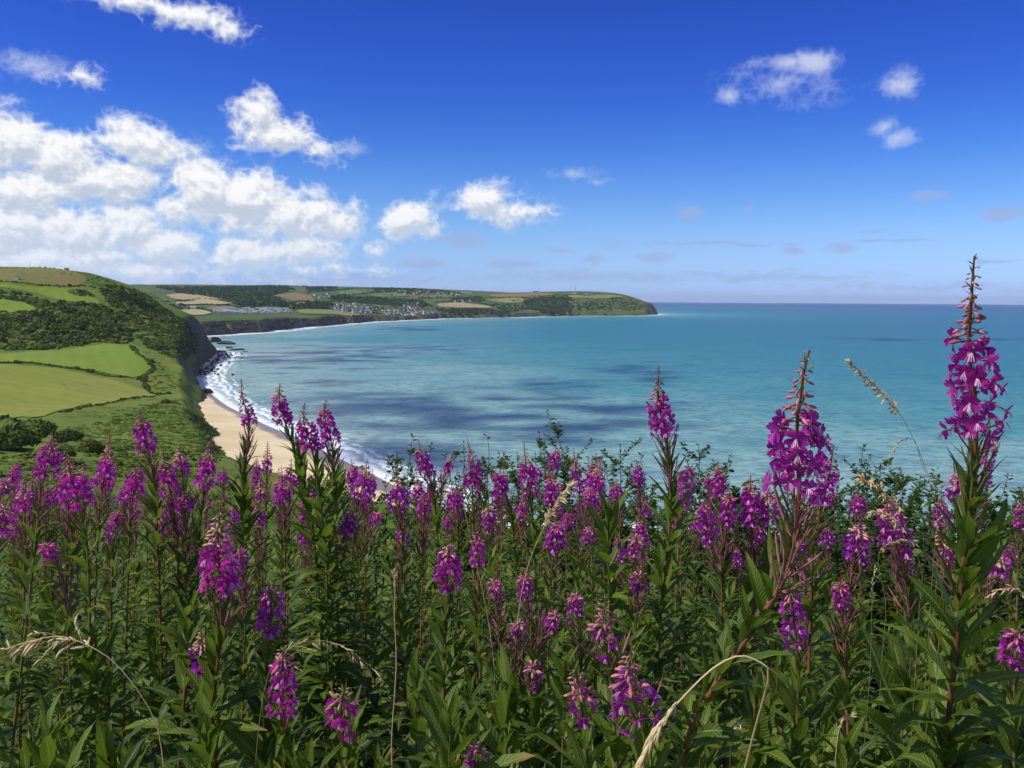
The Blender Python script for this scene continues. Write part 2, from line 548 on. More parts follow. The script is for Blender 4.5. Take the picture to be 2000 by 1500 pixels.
MAT['caravan_green'] = simple('caravan_green', (.42, .47, .42), .5, .4, .18, .05)
MAT['caravan_roof'] = simple('caravan_roof', (.34, .36, .36), .5, .4, .15, .05)
MAT['glass'] = simple('glass', (.03, .04, .05), .15, .5, .1, 1)
MAT['steel'] = simple('steel', (.25, .26, .28), .5, .4, .1, 1)
MAT['cliff_rock'] = None
MAT['land'] = land_mat('land', (.100, .165, .022), (.160, .190, .032), (.070, .118, .018), (.060, .052, .044), (.140, .118, .086), (.078, .082, .034))
MAT['far_land'] = land_mat('far_land', (.066, .118, .030), (.120, .140, .045), (.036, .066, .026), (.046, .042, .038), (.190, .165, .125), (.055, .068, .035), k=.35)

# ------------------------------------------------------------------ land form
def polyline_dist(x, y, pl):
    pl = np.asarray(pl, float)
    best = np.full(np.shape(x), 1e18)
    for (ax, ay), (bx, by) in zip(pl[:-1], pl[1:]):
        dx, dy = bx - ax, by - ay
        t = np.clip(((x - ax) * dx + (y - ay) * dy) / (dx * dx + dy * dy + 1e-9), 0, 1)
        best = np.minimum(best, (x - ax - t * dx) ** 2 + (y - ay - t * dy) ** 2)
    return np.sqrt(best)


def inside(x, y, poly):
    poly = np.asarray(poly, float)
    r = np.zeros(np.shape(x), bool)
    for (ax, ay), (bx, by) in zip(poly, np.roll(poly, -1, 0)):
        c = ((ay > y) != (by > y))
        with np.errstate(divide='ignore', invalid='ignore'):
            xi = (bx - ax) * (y - ay) / (by - ay + 1e-12) + ax
        r ^= c & (x < xi)
    return r


class RBF:
    def __init__(self, pts, sc):
        p = np.asarray(pts, float)
        self.c = p[:, :2] / sc; self.sc = sc
        n = len(p)
        d = np.linalg.norm(self.c[:, None] - self.c[None], axis=2)
        A = np.zeros((n + 3, n + 3))
        A[:n, :n] = d + np.eye(n) * 1e-6
        A[:n, n] = 1; A[:n, n + 1:] = self.c; A[n, :n] = 1; A[n + 1:, :n] = self.c.T
        b = np.zeros(n + 3); b[:n] = p[:, 2]
        self.w = np.linalg.solve(A, b)
    def __call__(self, x, y):
        sh = np.shape(x)
        q = np.stack([np.ravel(x), np.ravel(y)], -1) / self.sc
        n = len(self.c)
        out = self.w[n] + q @ self.w[n + 1:]
        for i in range(n):
            dd = q - self.c[i]
            out = out + self.w[i] * np.sqrt((dd ** 2).sum(1) + 1e-3)
        return out.reshape(sh)


def sstep(x, a, b):
    t = np.clip((x - a) / (b - a), 0, 1)
    return t * t * (3 - 2 * t)


NEAR_CTRL = [(90, 520, 1080), (0, 521, 1050), (-200, 530, 1000), (165, 531, 1090), (220, 544, 1120), (270, 561, 1150), (330, 600, 1200), (380, 638, 1240),
             (412, 668, 1255), (80, 570, 980), (0, 560, 950), (190, 590, 980), (-200, 570, 900), (150, 605, 900), (0, 600, 880), (250, 630, 960),
             (100, 640, 800), (0, 640, 780), (200, 655, 830), (-200, 650, 760), (100, 680, 720), (0, 685, 700), (250, 678, 750), (294, 678, 770),
             (345, 716, 690), (381, 768, 600), (0, 712, 600), (150, 722, 620), (270, 740, 620), (300, 772, 560), (0, 815, 420), (150, 797, 440),
             (300, 780, 500), (-200, 800, 420), (200, 860, 330), (60, 850, 260), (350, 850, 350), (406, 812, 430), (465, 893, 300), (430, 880, 290),
             (300, 930, 200), (100, 930, 160), (0, 930, 150), (-200, 930, 140), (420, 935, 220)]
NEAR_PTS = [tuple(P(a, b, d)) for a, b, d in NEAR_CTRL]
NEAR_PTS += [(0, 20, 71), (0, 50, 62), (0, 100, 46), (0, 160, 30), (0, 210, 20), (-20, 50, 62), (-45, 100, 50), (-60, 60, 61), (60, 50, 62), (100, 100, 45),
             (100, 160, 27), (-60, 160, 36), (-70, 220, 28), (200, 120, 30), (300, 60, 45), (600, 0, 40), (-100, 30, 73), (0, -60, 92), (-300, -60, 95), (300, -60, 85),
             (-900, 300, 90), (-900, 900, 140), (-1500, 600, 150), (-1500, 1500, 120), (-700, 1350, 90), (-1000, -800, 130), (1000, -800, 100), (0, 3, 76.0), (20, 25, 70), (-20, 25, 70.5)]
NEAR_RBF = RBF(NEAR_PTS, 300.0)
TOE = S(398, 773); COVE = S(384, 737); COVE2 = S(404, 706); TIP = S(428, 690)
COAST_NEAR = [(3000, -700), (1500, -300), (700, 60), (300, 175), (120, 218), (0, 238), (-48, 262), (-91, 305), (-117, 362), (-148, 437), (-188, 530),
              tuple(TOE), tuple(COVE), tuple(COVE2), tuple(TIP), (-470, 1330), (-700, 1480), (-1300, 1650), (-3500, 1800)]
NEAR_POLY = COAST_NEAR + [(-3500, -3000), (3000, -3000)]


def near_slope(x, y):
    r = np.hypot(x, y)
    return CAM_Z - 1.52 - 0.20 * y - 0.010 * np.clip(y - 6, 0, 50) ** 2 + .06 * fbm(x * .9, y * .9, 3, 11)


def H_near(x, y):
    x = np.asarray(x, float); y = np.asarray(y, float)
    r = np.hypot(x, y)
    z = NEAR_RBF(x, y)
    z = z + (fbm(x / 60, y / 60, 5, 3) * 3.2 + fbm(x / 12, y / 12, 3, 9) * .8) * sstep(r, 30, 160)
    w = sstep(r, 7, 26)
    z = near_slope(x, y) * (1 - w) + z * w
    sd = polyline_dist(x, y, COAST_NEAR) * np.where(inside(x, y, NEAR_POLY), 1, -1)
    sd = sd + fbm(x / 34, y / 34, 4, 21) * 5 * sstep(r, 150, 300)
    cw = 13 + np.clip(z, 0, 60) * .22
    t = np.clip(sd / cw, 0, 1)
    prof = t ** .8 * (1 + .12 * np.sin(t * 9) * (1 - t))
    return np.where(sd > 0, -2.5 + (z + 2.5) * np.clip(prof, 0, 1), -2.5)


FAR_CTRL = [(-300, 560, 6500), (100, 560, 6500), (300, 559, 6200), (450, 557, 6000), (600, 559, 5800), (750, 561, 5600), (820, 563, 5400), (900, 568, 5100), (950, 572, 5000),
            (1000, 573, 4900), (1080, 571, 4750), (1150, 573, 4720), (1200, 574, 4730), (1228, 576, 4760), (1245, 583, 4790), (1262, 589, 4820), (1281, 599, 4850),
            (350, 600, 2600), (400, 622, 1900), (300, 600, 2300), (450, 621, 2000), (520, 617, 2200), (600, 618, 2450), (660, 617, 2700), (720, 617, 2950), (780, 616, 3250),
            (450, 608, 2500), (520, 606, 2600), (600, 605, 2750), (680, 607, 3000), (760, 604, 3450), (820, 600, 3800), (700, 598, 3600), (640, 595, 3500),
            (575, 585, 3400), (500, 578, 3500), (420, 590, 3100), (350, 580, 3400), (600, 572, 4200), (700, 578, 4200), (800, 580, 4400), (880, 590, 4200), (950, 590, 4350),
            (900, 602, 3900), (960, 602, 4050), (1030, 600, 4250), (1100, 600, 4400), (1180, 602, 4550), (1230, 600, 4700), (1060, 585, 4450), (1150, 585, 4560)]
FAR_PTS = [tuple(P(a, b, d)) for a, b, d in FAR_CTRL] + [(-6000, 6500, 120), (-500, 9000, 60), (-4000, 9500, 60), (900, 6500, 40), (-4000, 2500, 90), (-5000, 4500, 130), (700, 5300, 85)]
FAR_RBF = RBF(FAR_PTS, 1500.0)
COAST_FAR = [(-6500, 1600), (-1500, 1720), tuple(S(330, 657)), tuple(S(400, 656)), tuple(S(470, 652)), tuple(S(540, 646)), tuple(S(600, 639)), tuple(S(660, 634)), tuple(S(720, 629)), tuple(S(760, 627)),
             tuple(S(800, 625)), tuple(S(832, 624)), tuple(S(870, 622)), tuple(S(940, 621)), tuple(S(1010, 620)), tuple(S(1060, 618)), tuple(S(1130, 617)),
             tuple(S(1200, 617)), tuple(S(1260, 616)), tuple(S(1290, 613.8)), (815, 5150), (760, 5600), (700, 7000), (500, 10000)]
FAR_POLY = COAST_FAR + [(-6500, 10500)]


def H_far(x, y):
    x = np.asarray(x, float); y = np.asarray(y, float)
    z = FAR_RBF(x, y) + fbm(x / 260, y / 260, 5, 33) * 6
    dist = polyline_dist(x, y, COAST_FAR)
    sd = dist * np.where(inside(x, y, FAR_POLY), 1, -1)
    sd = sd + fbm(x / 90, y / 90, 4, 41) * 30 + np.abs(fbm(x / 55, y / 55, 2, 43)) * 22 - 8
    cl = np.interp(x, [-300, 300, 650, 800], [.16, .5, .6, .6])
    t = np.clip(sd / (9 + np.clip(z, 0, 80) * cl), 0, 1)
    return np.where(sd > 0, -2.5 + (np.maximum(z, 4) + 2.5) * t ** .75, -2.5)


def on_land(px, py, far=False, d0=None, d1=None):
    v = ray(px, py)
    s = np.geomspace(d0 or (1500 if far else 60), d1 or (9000 if far else 1500), 1400)
    X = v[0] / v[1] * s; Y = s; Z = CAM_Z + v[2] / v[1] * s
    h = (H_far if far else H_near)(X, Y)
    i = np.where(Z <= h)[0]
    i = i[0] if len(i) else int(np.argmin(Z - h))
    return np.array([X[i], Y[i]])


def grid_faces(nr, nc):
    i = np.arange(nr - 1)[:, None] * nc; j = np.arange(nc - 1)[None, :]
    return np.stack([i + j, i + j + 1, i + nc + j + 1, i + nc + j], -1).reshape(-1, 4)


def structure(name, mb, mats, label, smooth=True):
    return link(name, mb.mesh(name, mats, smooth), label=label, category=name.replace('_', ' '), kind='structure')


# near hillside, around the viewer and out to the point
az_n = np.concatenate([np.arange(-180, -42, 3.0), np.arange(-42, -12, .12), np.arange(-12, 42, .5), np.arange(42, 181, 3.0)])
r_n = np.concatenate([[0.01], np.geomspace(.35, 60, 90), np.geomspace(63, 1900, 330)])
AZ, RR = np.meshgrid(np.radians(az_n), r_n)
X = np.sin(AZ) * RR; Y = np.cos(AZ) * RR
Z = H_near(X, Y)
hill = MB(); hill.add(np.stack([X, Y, Z], -1).reshape(-1, 3), grid_faces(*X.shape)[:, ::-1])
structure('hillside', hill, [MAT['land']], 'steep green coastal hillside falling to the beach')

# far headland
az_f = np.arange(-40, 14, .06)
r_f = np.concatenate([np.geomspace(1650, 5300, 330), np.geomspace(5400, 9500, 40)])
AZ, RR = np.meshgrid(np.radians(az_f), r_f)
X = np.sin(AZ) * RR; Y = np.cos(AZ) * RR
Z = H_far(X, Y)
far = MB(); far.add(np.stack([X, Y, Z], -1).reshape(-1, 3), grid_faces(*X.shape)[:, ::-1])
structure('headland', far, [MAT['far_land']], 'long green headland with low dark cliffs across the bay')

# ------------------------------------------------------------------ beach and sea
WATERLINE = [tuple(S(*p)) for p in ((960, 1040), (860, 985), (775, 950), (715, 920), (655, 892), (580, 855), (522, 831), (470, 806), (440, 790), (412, 768), (398, 750), (396, 738),
                                    (404, 722), (425, 706), (440, 696), (436, 688))]
WATERLINE = [(500, 175), (250, 235)] + WATERLINE
INLAND = [(500, 60), (250, 130), (120, 190), (0, 215), (-65, 250), (-100, 310), (-125, 365), (-160, 440), (-200, 530), (TOE[0] - 25, TOE[1]), (COVE[0] - 30, COVE[1]), (COVE2[0] - 35, COVE2[1]), (TIP[0] - 30, TIP[1])]


def resample(pl, n):
    pl = np.asarray(pl, float)
    s = np.concatenate([[0], np.cumsum(np.linalg.norm(np.diff(pl, axis=0), axis=1))])
    t = np.linspace(0, s[-1], n)
    return np.stack([np.interp(t, s, pl[:, 0]), np.interp(t, s, pl[:, 1])], -1)


wl = resample(catmull(WATERLINE, 400), 400)
il = resample(catmull(INLAND, 300), 400)
MAT_sand, n = mat('sand')
pos = n.node('ShaderNodeNewGeometry').outputs['Position']
sz = n.node('ShaderNodeSeparateXYZ'); n.put(sz.inputs[0], pos)
big = n.noise(pos, .03, 5, .6); fine = n.noise(pos, .8, 4, .6)
col = n.mix(n.smooth(big, .35, .65), C(.64, .50, .27), C(.74, .60, .36))
col = n.mix(n.math('MULTIPLY', n.smooth(fine, .5, .8), .3), col, C(.48, .37, .21))
wet = n.smooth(n.math('MULTIPLY_ADD', n.math('SUBTRACT', big, .5), .7, sz.outputs[2]), .62, .30)
col = n.mix(wet, col, C(.25, .20, .14))
finish(n, principled(n, col, n.smooth(wet, 0, 1, .9, .35), .3, fine, .4, .15))
b = MB()
K = 14
rows = []
for k in range(K + 1):
    t = k / K
    q = il * (1 - t) + wl * t
    zz = 3.6 * (1 - t) ** 1.15
    rows.append(np.column_stack([q, zz + .12 * fbm(q[:, 0] / 9, q[:, 1] / 9, 3, 5) * (1 - t)]))
out = wl - il; out /= np.linalg.norm(out, axis=1)[:, None]
rows.append(np.column_stack([wl + out * 30, np.full(len(wl), -1.2)]))
b.add(np.concatenate(rows), grid_faces(K + 2, 400))
structure('beach', b, [MAT_sand], 'pale golden sand beach below the green cliff')

# sea: water whose own colour runs from milky green over the sand to deep blue, surf where it shoals
MAT_sea, n = mat('sea_water')
g = n.node('ShaderNodeNewGeometry'); pos = g.outputs['Position']
at = n.node('ShaderNodeAttribute', attribute_name='shore'); sh_d = at.outputs['Fac']
at2 = n.node('ShaderNodeAttribute', attribute_name='offshore'); off = at2.outputs['Fac']
pst = n.vmath('MULTIPLY', pos, (.6, 1.0, 1.0))
nb = n.noise(pst, .006, 5, .6, .6)
nm = n.noise(pst, .03, 4, .6, .5)
depth = n.math('MULTIPLY_ADD', n.math('SUBTRACT', nb, .5), .42, n.math('DIVIDE', off, 1250.0))
wcol = n.ramp(depth, [(0.0, (.34, .48, .39)), (.16, (.225, .41, .34)), (.28, (.095, .30, .26)), (.55, (.038, .218, .208)), (1.0, (.030, .175, .20))])
deep = n.smooth(off, 900, 7000)
wcol = n.mix(deep, wcol, C(.006, .066, .20))
wcol = n.mix(n.math('MULTIPLY', n.smooth(nm, .46, .70), .38), wcol, C(.016, .115, .165))
rip = n.noise(n.vmath('MULTIPLY', pos, (.55, 1.0, 1.0)), .16, 4, .65, .4)
wcol = n.mix(n.math('MULTIPLY', n.smooth(rip, .44, .62), .5), wcol, C(.014, .110, .150))
rip2 = n.noise(n.vmath('MULTIPLY', pos, (.30, 1.0, 1.0)), .55, 3, .6, .3)
wcol = n.mix(n.math('MULTIPLY', n.smooth(rip2, .50, .66), n.smooth(off, 1500, 200, 0, .38)), wcol, C(.012, .095, .140))
# surf
nf = n.noise(n.vmath('MULTIPLY', pos, (1, .55, 1)), .055, 5, .65, .8)
ns = n.noise(pos, .22, 5, .68, .6)
dd = n.math('ADD', sh_d, n.math('MULTIPLY', n.math('SUBTRACT', nf, .5), 22.0))
wash = n.math('MULTIPLY', n.smooth(dd, 11, 3), n.smooth(ns, .22, .40))
acc = wash
for c0, wd, th in ((13, 4.0, .40), (20, 2.8, .48), (29, 1.8, .54)):
    ln = n.math('ABSOLUTE', n.math('SUBTRACT', dd, c0))
    band = n.math('MULTIPLY', n.smooth(ln, wd, wd * .25), n.smooth(n.math('MULTIPLY_ADD', ns, .45, n.math('MULTIPLY', nf, .55)), th - .05, th + .04))
    acc = n.math('MAXIMUM', acc, band)
lace = n.math('MULTIPLY', n.smooth(dd, 30, 6), n.smooth(ns, .50, .60, 0, .45))
acc = n.math('MAXIMUM', acc, lace)
# scattered whitecaps
wc = n.noise(n.vmath('MULTIPLY', pos, (.5, 1, 1)), .085, 3, .5)
caps = n.math('MULTIPLY', n.smooth(wc, .765, .79), n.smooth(off, 2200, 300))
acc = n.math('MAXIMUM', acc, caps)
col = n.mix(acc, wcol, C(.82, .85, .86))
wb = n.math('ADD', n.math('MULTIPLY', n.noise(n.vmath('MULTIPLY', pos, (.6, 1.5, 1)), .22, 4, .6, .5), 1.0), n.math('MULTIPLY', nm, 2.0))
bs = principled(n, col, n.smooth(acc, 0, 1, .30, .85), .16, wb, .8, 1.8)
finish(n, bs)
az_s = np.concatenate([np.arange(-60, -25, .25), np.arange(-25, 3, .10), np.arange(3, 60, .5)])
r_s = np.concatenate([np.geomspace(120, 2500, 330), np.geomspace(2550, 38000, 90)])
AZ, RR = np.meshgrid(np.radians(az_s), r_s)
X = np.sin(AZ) * RR; Y = np.cos(AZ) * RR
sea = MB(); sea.add(np.stack([X, Y, np.zeros_like(X)], -1).reshape(-1, 3), grid_faces(*X.shape)[:, ::-1])
so = structure('sea', sea, [MAT_sea], 'turquoise sea deepening to blue at the horizon')
xs, ys = X.ravel(), Y.ravel()
d_beach = polyline_dist(xs, ys, wl[::4])
d_near = polyline_dist(xs, ys, COAST_NEAR)
d_far = polyline_dist(xs, ys, COAST_FAR)
shore = np.minimum(np.minimum(d_beach, d_near + 8), d_far / 2.0)
offs = np.minimum(np.minimum(d_beach, d_near), d_far * 1.0 + 60)
for nm_, arr in (('shore', shore), ('offshore', offs)):
    a_ = so.data.attributes.new(nm_, 'FLOAT', 'POINT')
    a_.data.foreach_set('value', arr.astype(np.float32))

# unseen cloud puffs added along the sun's ray to shade the bay
MAT['shade_cloud'] = simple('shade_cloud', (.9, .9, .9), 1.0, 0, .03, .01, .5)
cb = MB()
rg = np.random.default_rng(3)
puff_v = []
for k in range(3):
    th = np.linspace(0, 2 * np.pi, 9)[:-1]; ph = np.linspace(-1.2, 1.2, 5)
    q = np.stack([np.outer(np.cos(ph), np.cos(th)), np.outer(np.cos(ph), np.sin(th)), np.outer(np.sin(ph) * .7, np.ones(8))], -1).reshape(-1, 3)
    puff_v.append(q * rg.uniform(.8, 1.2, (40, 1)))
i_ = np.arange(4)[:, None] * 8; j_ = np.arange(8)[None]; k_ = (j_ + 1) % 8
PF = np.stack([i_ + j_, i_ + k_, i_ + 8 + k_, i_ + 8 + j_], -1).reshape(-1, 4)
CLOUD_H = 2100.0
for (x0, y0, rx, ry, n_, r0, r1) in (
    (760, 785, 150, 16, 60, 5, 11), (960, 800, 190, 26, 130, 5, 12), (1130, 822, 150, 24, 100, 5, 12), (790, 818, 110, 14, 40, 4, 9),
    (600, 698, 130, 12, 60, 9, 20), (690, 690, 90, 5, 26, 8, 15), (830, 680, 80, 5, 24, 9, 16), (640, 745, 40, 5, 12, 6, 11),
    (1240, 720, 70, 7, 22, 7, 14), (1270, 738, 70, 6, 22, 7, 13), (1090, 750, 60, 6, 16, 6, 11), (800, 640, 80, 4, 26, 16, 28),
    (790, 885, 90, 16, 50, 4, 8), (870, 905, 60, 12, 24, 3, 7), (1700, 662, 60, 3, 14, 12, 20), (1880, 664, 120, 3, 26, 12, 20), (1000, 770, 120, 8, 26, 5, 9), (1190, 800, 90, 10, 30, 5, 9), (680, 800, 70, 10, 24, 5, 9)):
    for _ in range(int(n_ * 1.7)):
        a = rg.normal() * .55; b_ = rg.normal() * .55
        gx, gy = S(x0 + a * rx * 1.2, y0 + b_ * ry * 1.5)
        if vnoise(np.array([gx / 40]), np.array([gy / 26]), 5)[0] < .36:
            continue
        hgt = CLOUD_H + rg.uniform(0, 40)
        c = np.array([gx, gy, 0]) + np.array(SUN) * (hgt / SUN.z)
        cb.add(puff_v[rg.integers(3)] * rg.uniform(r0, r1) * .68 * [1.5, 1, 1] + c, PF)
link('shade_clouds', cb.mesh('shade_clouds', [MAT['shade_cloud']]), label='unseen white cloud puffs added overhead to cast shade on the bay', category='shade_clouds', kind='stuff')

# ------------------------------------------------------------------ fields
def field(px, label, m, far=False, step=12.0, lift=.35):
    H = H_far if far else H_near
    pl = np.array([on_land(a, b, far) for a, b in px])
    c = resample(catmull(np.vstack([pl, pl[:1]]), 12 * len(pl)), 10 * len(pl))[:-1]
    lo, hi = c.min(0), c.max(0)
    gx, gy = np.meshgrid(np.arange(lo[0], hi[0], step), np.arange(lo[1], hi[1], step))
    ins = inside(gx, gy, c)
    pts = [Vector((float(a), float(b_))) for a, b_ in c] + [Vector((float(a), float(b_))) for a, b_ in zip(gx[ins], gy[ins])]
    nb_ = len(c)
    v, e, f, *_ = delaunay_2d_cdt(pts, [(i, (i + 1) % nb_) for i in range(nb_)], [list(range(nb_))], 1, 0.01)
    v = np.array([(p.x, p.y) for p in v])
    z = H(v[:, 0], v[:, 1]) + lift
    F = np.array([list(t) for t in f if len(t) == 3])
    tri = v[F]; ar = (tri[:, 1, 0] - tri[:, 0, 0]) * (tri[:, 2, 1] - tri[:, 0, 1]) - (tri[:, 2, 0] - tri[:, 0, 0]) * (tri[:, 1, 1] - tri[:, 0, 1])
    F[ar < 0] = F[ar < 0][:, ::-1]
    mb = MB(); mb.add(np.column_stack([v, z]), F)
    return link('field', mb.mesh('field', [m]), label=label, category='field', kind='structure')


F_tan = field_mat('pasture_tan', (.205, .240, .036), (.250, .252, .050), (.160, .205, .032), .012, (1.15, .42, .35))
F_green = field_mat('pasture_green', (.165, .245, .026), (.195, .250, .036), (.118, .195, .022), .014, (.5, .5, .25))
F_dry = field_mat('pasture_dry', (.190, .165, .055), (.175, .175, .050), (.215, .175, .070), .014)
F_stub = field_mat('stubble', (.33, .25, .13), (.38, .30, .16), (.27, .22, .11), .006)
F_hay = field_mat('hay', (.38, .33, .15), (.35, .32, .13), (.28, .29, .11), .006)
F_brown = field_mat('heath', (.24, .165, .085), (.20, .155, .070), (.17, .15, .06), .006)
F_fg = field_mat('far_green', (.105, .185, .040), (.130, .195, .050), (.09, .16, .04), .006)
F_fo = field_mat('far_olive', (.200, .215, .075), (.235, .235, .095), (.16, .19, .06), .006)

field([(-80, 712), (30, 713), (120, 721), (210, 741), (296, 768), (296, 775), (230, 782), (150, 795), (100, 808), (40, 815), (-80, 816)], 'tan mown field above the near scrub slope', F_tan, step=9)
field([(-80, 687), (60, 687), (150, 681), (205, 673), (255, 676), (285, 700), (294, 722), (272, 739), (215, 731), (155, 720), (60, 708), (-80, 703)], 'bright green pasture beyond the tan field', F_green, step=9)
field([(-80, 532), (20, 525), (80, 523), (130, 529), (166, 541), (160, 556), (110, 558), (40, 552), (-80, 549)], 'dry tan field on the summit of the hill', F_dry)
field([(-80, 556), (0, 555), (100, 562), (150, 567), (185, 583), (192, 594), (120, 588), (60, 571), (-80, 566)], 'green pasture just below the summit field', F_green)
field([(-80, 580), (0, 584), (45, 592), (70, 606), (20, 611), (-80, 616)], 'small green pasture wedged between dark scrub on the hill', F_green)
for px, lab, m in (
    ([(322, 577), (360, 574), (400, 579), (425, 586), (350, 586)], 'ploughed reddish field on the far hill behind the dark slope', F_stub),
    ([(345, 590), (400, 586), (452, 592), (430, 595), (352, 595)], 'pale stubble strip below the reddish field', F_hay),
    ([(352, 607), (385, 605), (412, 611), (398, 616), (360, 615)], 'yellow hay field at the top of the far dark cliff', F_hay),
    ([(532, 578), (572, 573), (602, 577), (614, 589), (590, 596), (570, 588)], 'domed brown and green field ringed by woodland', F_brown),
    ([(545, 565), (568, 563), (574, 568), (550, 570)], 'small green field high above the woodland', F_fg),
    ([(660, 569), (690, 567), (712, 573), (668, 576)], 'bright green field on the skyline slope above the village', F_fg),
    ([(575, 607), (625, 605), (700, 613), (688, 617), (600, 614)], 'olive cliff-top grassland beside the caravans', F_fo),
    ([(720, 574), (770, 573), (792, 578), (735, 580)], 'green field right of the skyline field', F_fg),
    ([(948, 577), (1010, 574), (1080, 574), (1060, 579), (990, 581)], 'brown heath on the crest of the headland', F_brown),
    ([(948, 586), (1000, 582), (1022, 584), (1018, 591), (985, 592)], 'pale green field on the flank of the headland', F_fo),
    ([(855, 594), (900, 592), (958, 599), (940, 602), (862, 600)], 'tan strip field above the village beach', F_stub),
    ([(1110, 577), (1190, 577), (1222, 580), (1180, 584), (1120, 583)], 'olive turf on the crest near the masts', F_fo),
    ([(470, 566), (505, 564), (512, 569), (480, 571)], 'small tan field on the skyline over the woods', F_stub),
    ([(840, 577), (872, 576), (876, 581), (845, 582)], 'small green field above the village', F_fg),
    ([(410, 600), (450, 598), (455, 603), (415, 605)], 'narrow brown field behind the caravan park', F_brown),
):
    field(px, lab, m, True, 40.0, 2.0)

# ------------------------------------------------------------------ scrub, hedges, woods
def clump_proto(nleaf, seed, size=.23, core=True):
    """a bush of small leaf faces round an uneven core, unit radius, on the ground"""
    rg = np.random.default_rng(seed)
    mb = []
    lob = rg.normal(size=(7, 3)); lob /= np.linalg.norm(lob, axis=1)[:, None]; lob[:, 2] = abs(lob[:, 2])
    d = rg.normal(size=(nleaf, 3)); d /= np.linalg.norm(d, axis=1)[:, None]; d[:, 2] = np.abs(d[:, 2]) * 1.05 - .12
    def rad(q):
        return .72 + .34 * np.max(np.clip(q @ lob.T, 0, 1) ** 5, axis=1)
    p = d * (rad(d) * rg.uniform(.82, 1.08, nleaf))[:, None]
    p[:, 2] *= .8
    nrm = d + rg.normal(size=d.shape) * .55; nrm /= np.linalg.norm(nrm, axis=1)[:, None]
    t = np.cross(nrm, rg.normal(size=d.shape)); t /= np.linalg.norm(t, axis=1)[:, None]
    bt = np.cross(nrm, t)
    s = size * rg.uniform(.6, 1.3, nleaf)[:, None]
    q = np.stack([p - t * s, p - bt * s * .7, p + t * s, p + bt * s * .7], 1)
    V = q.reshape(-1, 3); F = np.arange(nleaf * 4).reshape(-1, 4)
    out = [(V, F)]
    if core:
        th = np.linspace(0, 2 * np.pi, 9)[:-1]; ph = np.array([-.15, .35, .8, 1.25, 1.57])
        dd = np.stack([np.outer(np.cos(ph), np.cos(th)), np.outer(np.cos(ph), np.sin(th)), np.outer(np.sin(ph), np.ones(8))], -1).reshape(-1, 3)
        cv = dd * (rad(dd) * .84)[:, None]; cv[:, 2] *= .8
        i = np.arange(4)[:, None] * 8; j = np.arange(8)[None]; k = (j + 1) % 8
        out.append((cv, np.stack([i + j, i + k, i + 8 + k, i + 8 + j], -1).reshape(-1, 4)))
    return out


PROTO = {k: [clump_proto(k, 100 + i + k, sz) for i in range(5)] for k, sz in ((26, .42), (60, .30), (220, .17), (700, .10))}


def clumps(xy, z, rad, res=60, hf=1.0, seed=0):
    rg = np.random.default_rng(seed)
    mb = MB()
    for (x, y), zz, r in zip(xy, z, rad):
        a = rg.uniform(0, 6.28); ca, sa = math.cos(a), math.sin(a)
        M = np.array([[ca, -sa, 0], [sa, ca, 0], [0, 0, 1]]) * r
        hh = hf * rg.uniform(.75, 1.25)
        for V, F in PROTO[res][rg.integers(5)]:
            W_ = V @ M.T; W_[:, 2] *= hh
            mb.add(W_ + [x, y, zz], F)
    return mb


def scatter(px, n, rmin, rmax, far=False, seed=0):
    rg = np.random.default_rng(seed)
    pl = np.array([on_land(a, b, far) for a, b in px])
    lo, hi = pl.min(0), pl.max(0)
    q = rg.uniform(lo, hi, (n * 8, 2))
    q = q[inside(q[:, 0], q[:, 1], pl)][:n]
    r = rmin + (rmax - rmin) * rg.uniform(0, 1, len(q)) ** 2.4
    return q, (H_far if far else H_near)(q[:, 0], q[:, 1]) - r * .12, r


def stuff(name, mb, mats, label, category):
    return link(name, mb.mesh(name, mats, False), label=label, category=category, kind='stuff')


def scatter_many(specs, res, hf, seed, far=False):
    qs, zs, rs = [], [], []
    for i, (px, n_, a, b_) in enumerate(specs):
        q, z, r = scatter(px, n_, a, b_, far, seed + i)
        qs.append(q); zs.append(z); rs.append(r)
    return clumps(np.concatenate(qs), np.concatenate(zs), np.concatenate(rs), res, hf, seed)


stuff('scrub', scatter_many([
    ([(-80, 618), (20, 614), (80, 608), (60, 592), (125, 592), (190, 598), (255, 610), (262, 650), (245, 672), (200, 668), (150, 676), (60, 684), (-80, 684)], 1500, 1.6, 8.0),
    ([(-80, 568), (55, 574), (95, 590), (40, 590), (-80, 578)], 160, 2, 4.5),
    ([(125, 568), (165, 566), (185, 580), (150, 580)], 45, 2, 4),
    ([(190, 560), (240, 560), (300, 600), (340, 640), (310, 660), (262, 640), (215, 600)], 700, 1.5, 4.0),
    ([(260, 650), (330, 655), (360, 690), (345, 705), (290, 680)], 300, 1.5, 3.5),
    ([(255, 562), (300, 583), (350, 622), (385, 655), (385, 690), (350, 690), (310, 640), (270, 600)], 900, 1.2, 3.2),
], 60, 1.0, 50), [MAT['scrub']], 'dark gorse and thorn scrub covering the middle of the hill', 'scrub')
stuff('bracken', scatter_many([
    ([(180, 830), (300, 790), (380, 800), (440, 880), (420, 930), (250, 930), (150, 880), (130, 830)], 2000, .7, 2.4),
    ([(300, 700), (340, 730), (370, 770), (310, 765), (280, 745)], 150, .8, 2.2),
    ([(150, 815), (330, 782), (370, 790), (250, 830)], 130, .7, 1.6),
    ([(-80, 885), (200, 890), (400, 935), (-80, 945)], 400, .7, 1.8),
    ([(100, 532), (180, 535), (260, 565), (220, 590), (170, 560)], 180, 1.0, 2.4),
], 60, .5, 70), [MAT['scrub_light']], 'green bracken and bramble cover on the near slope', 'bracken')


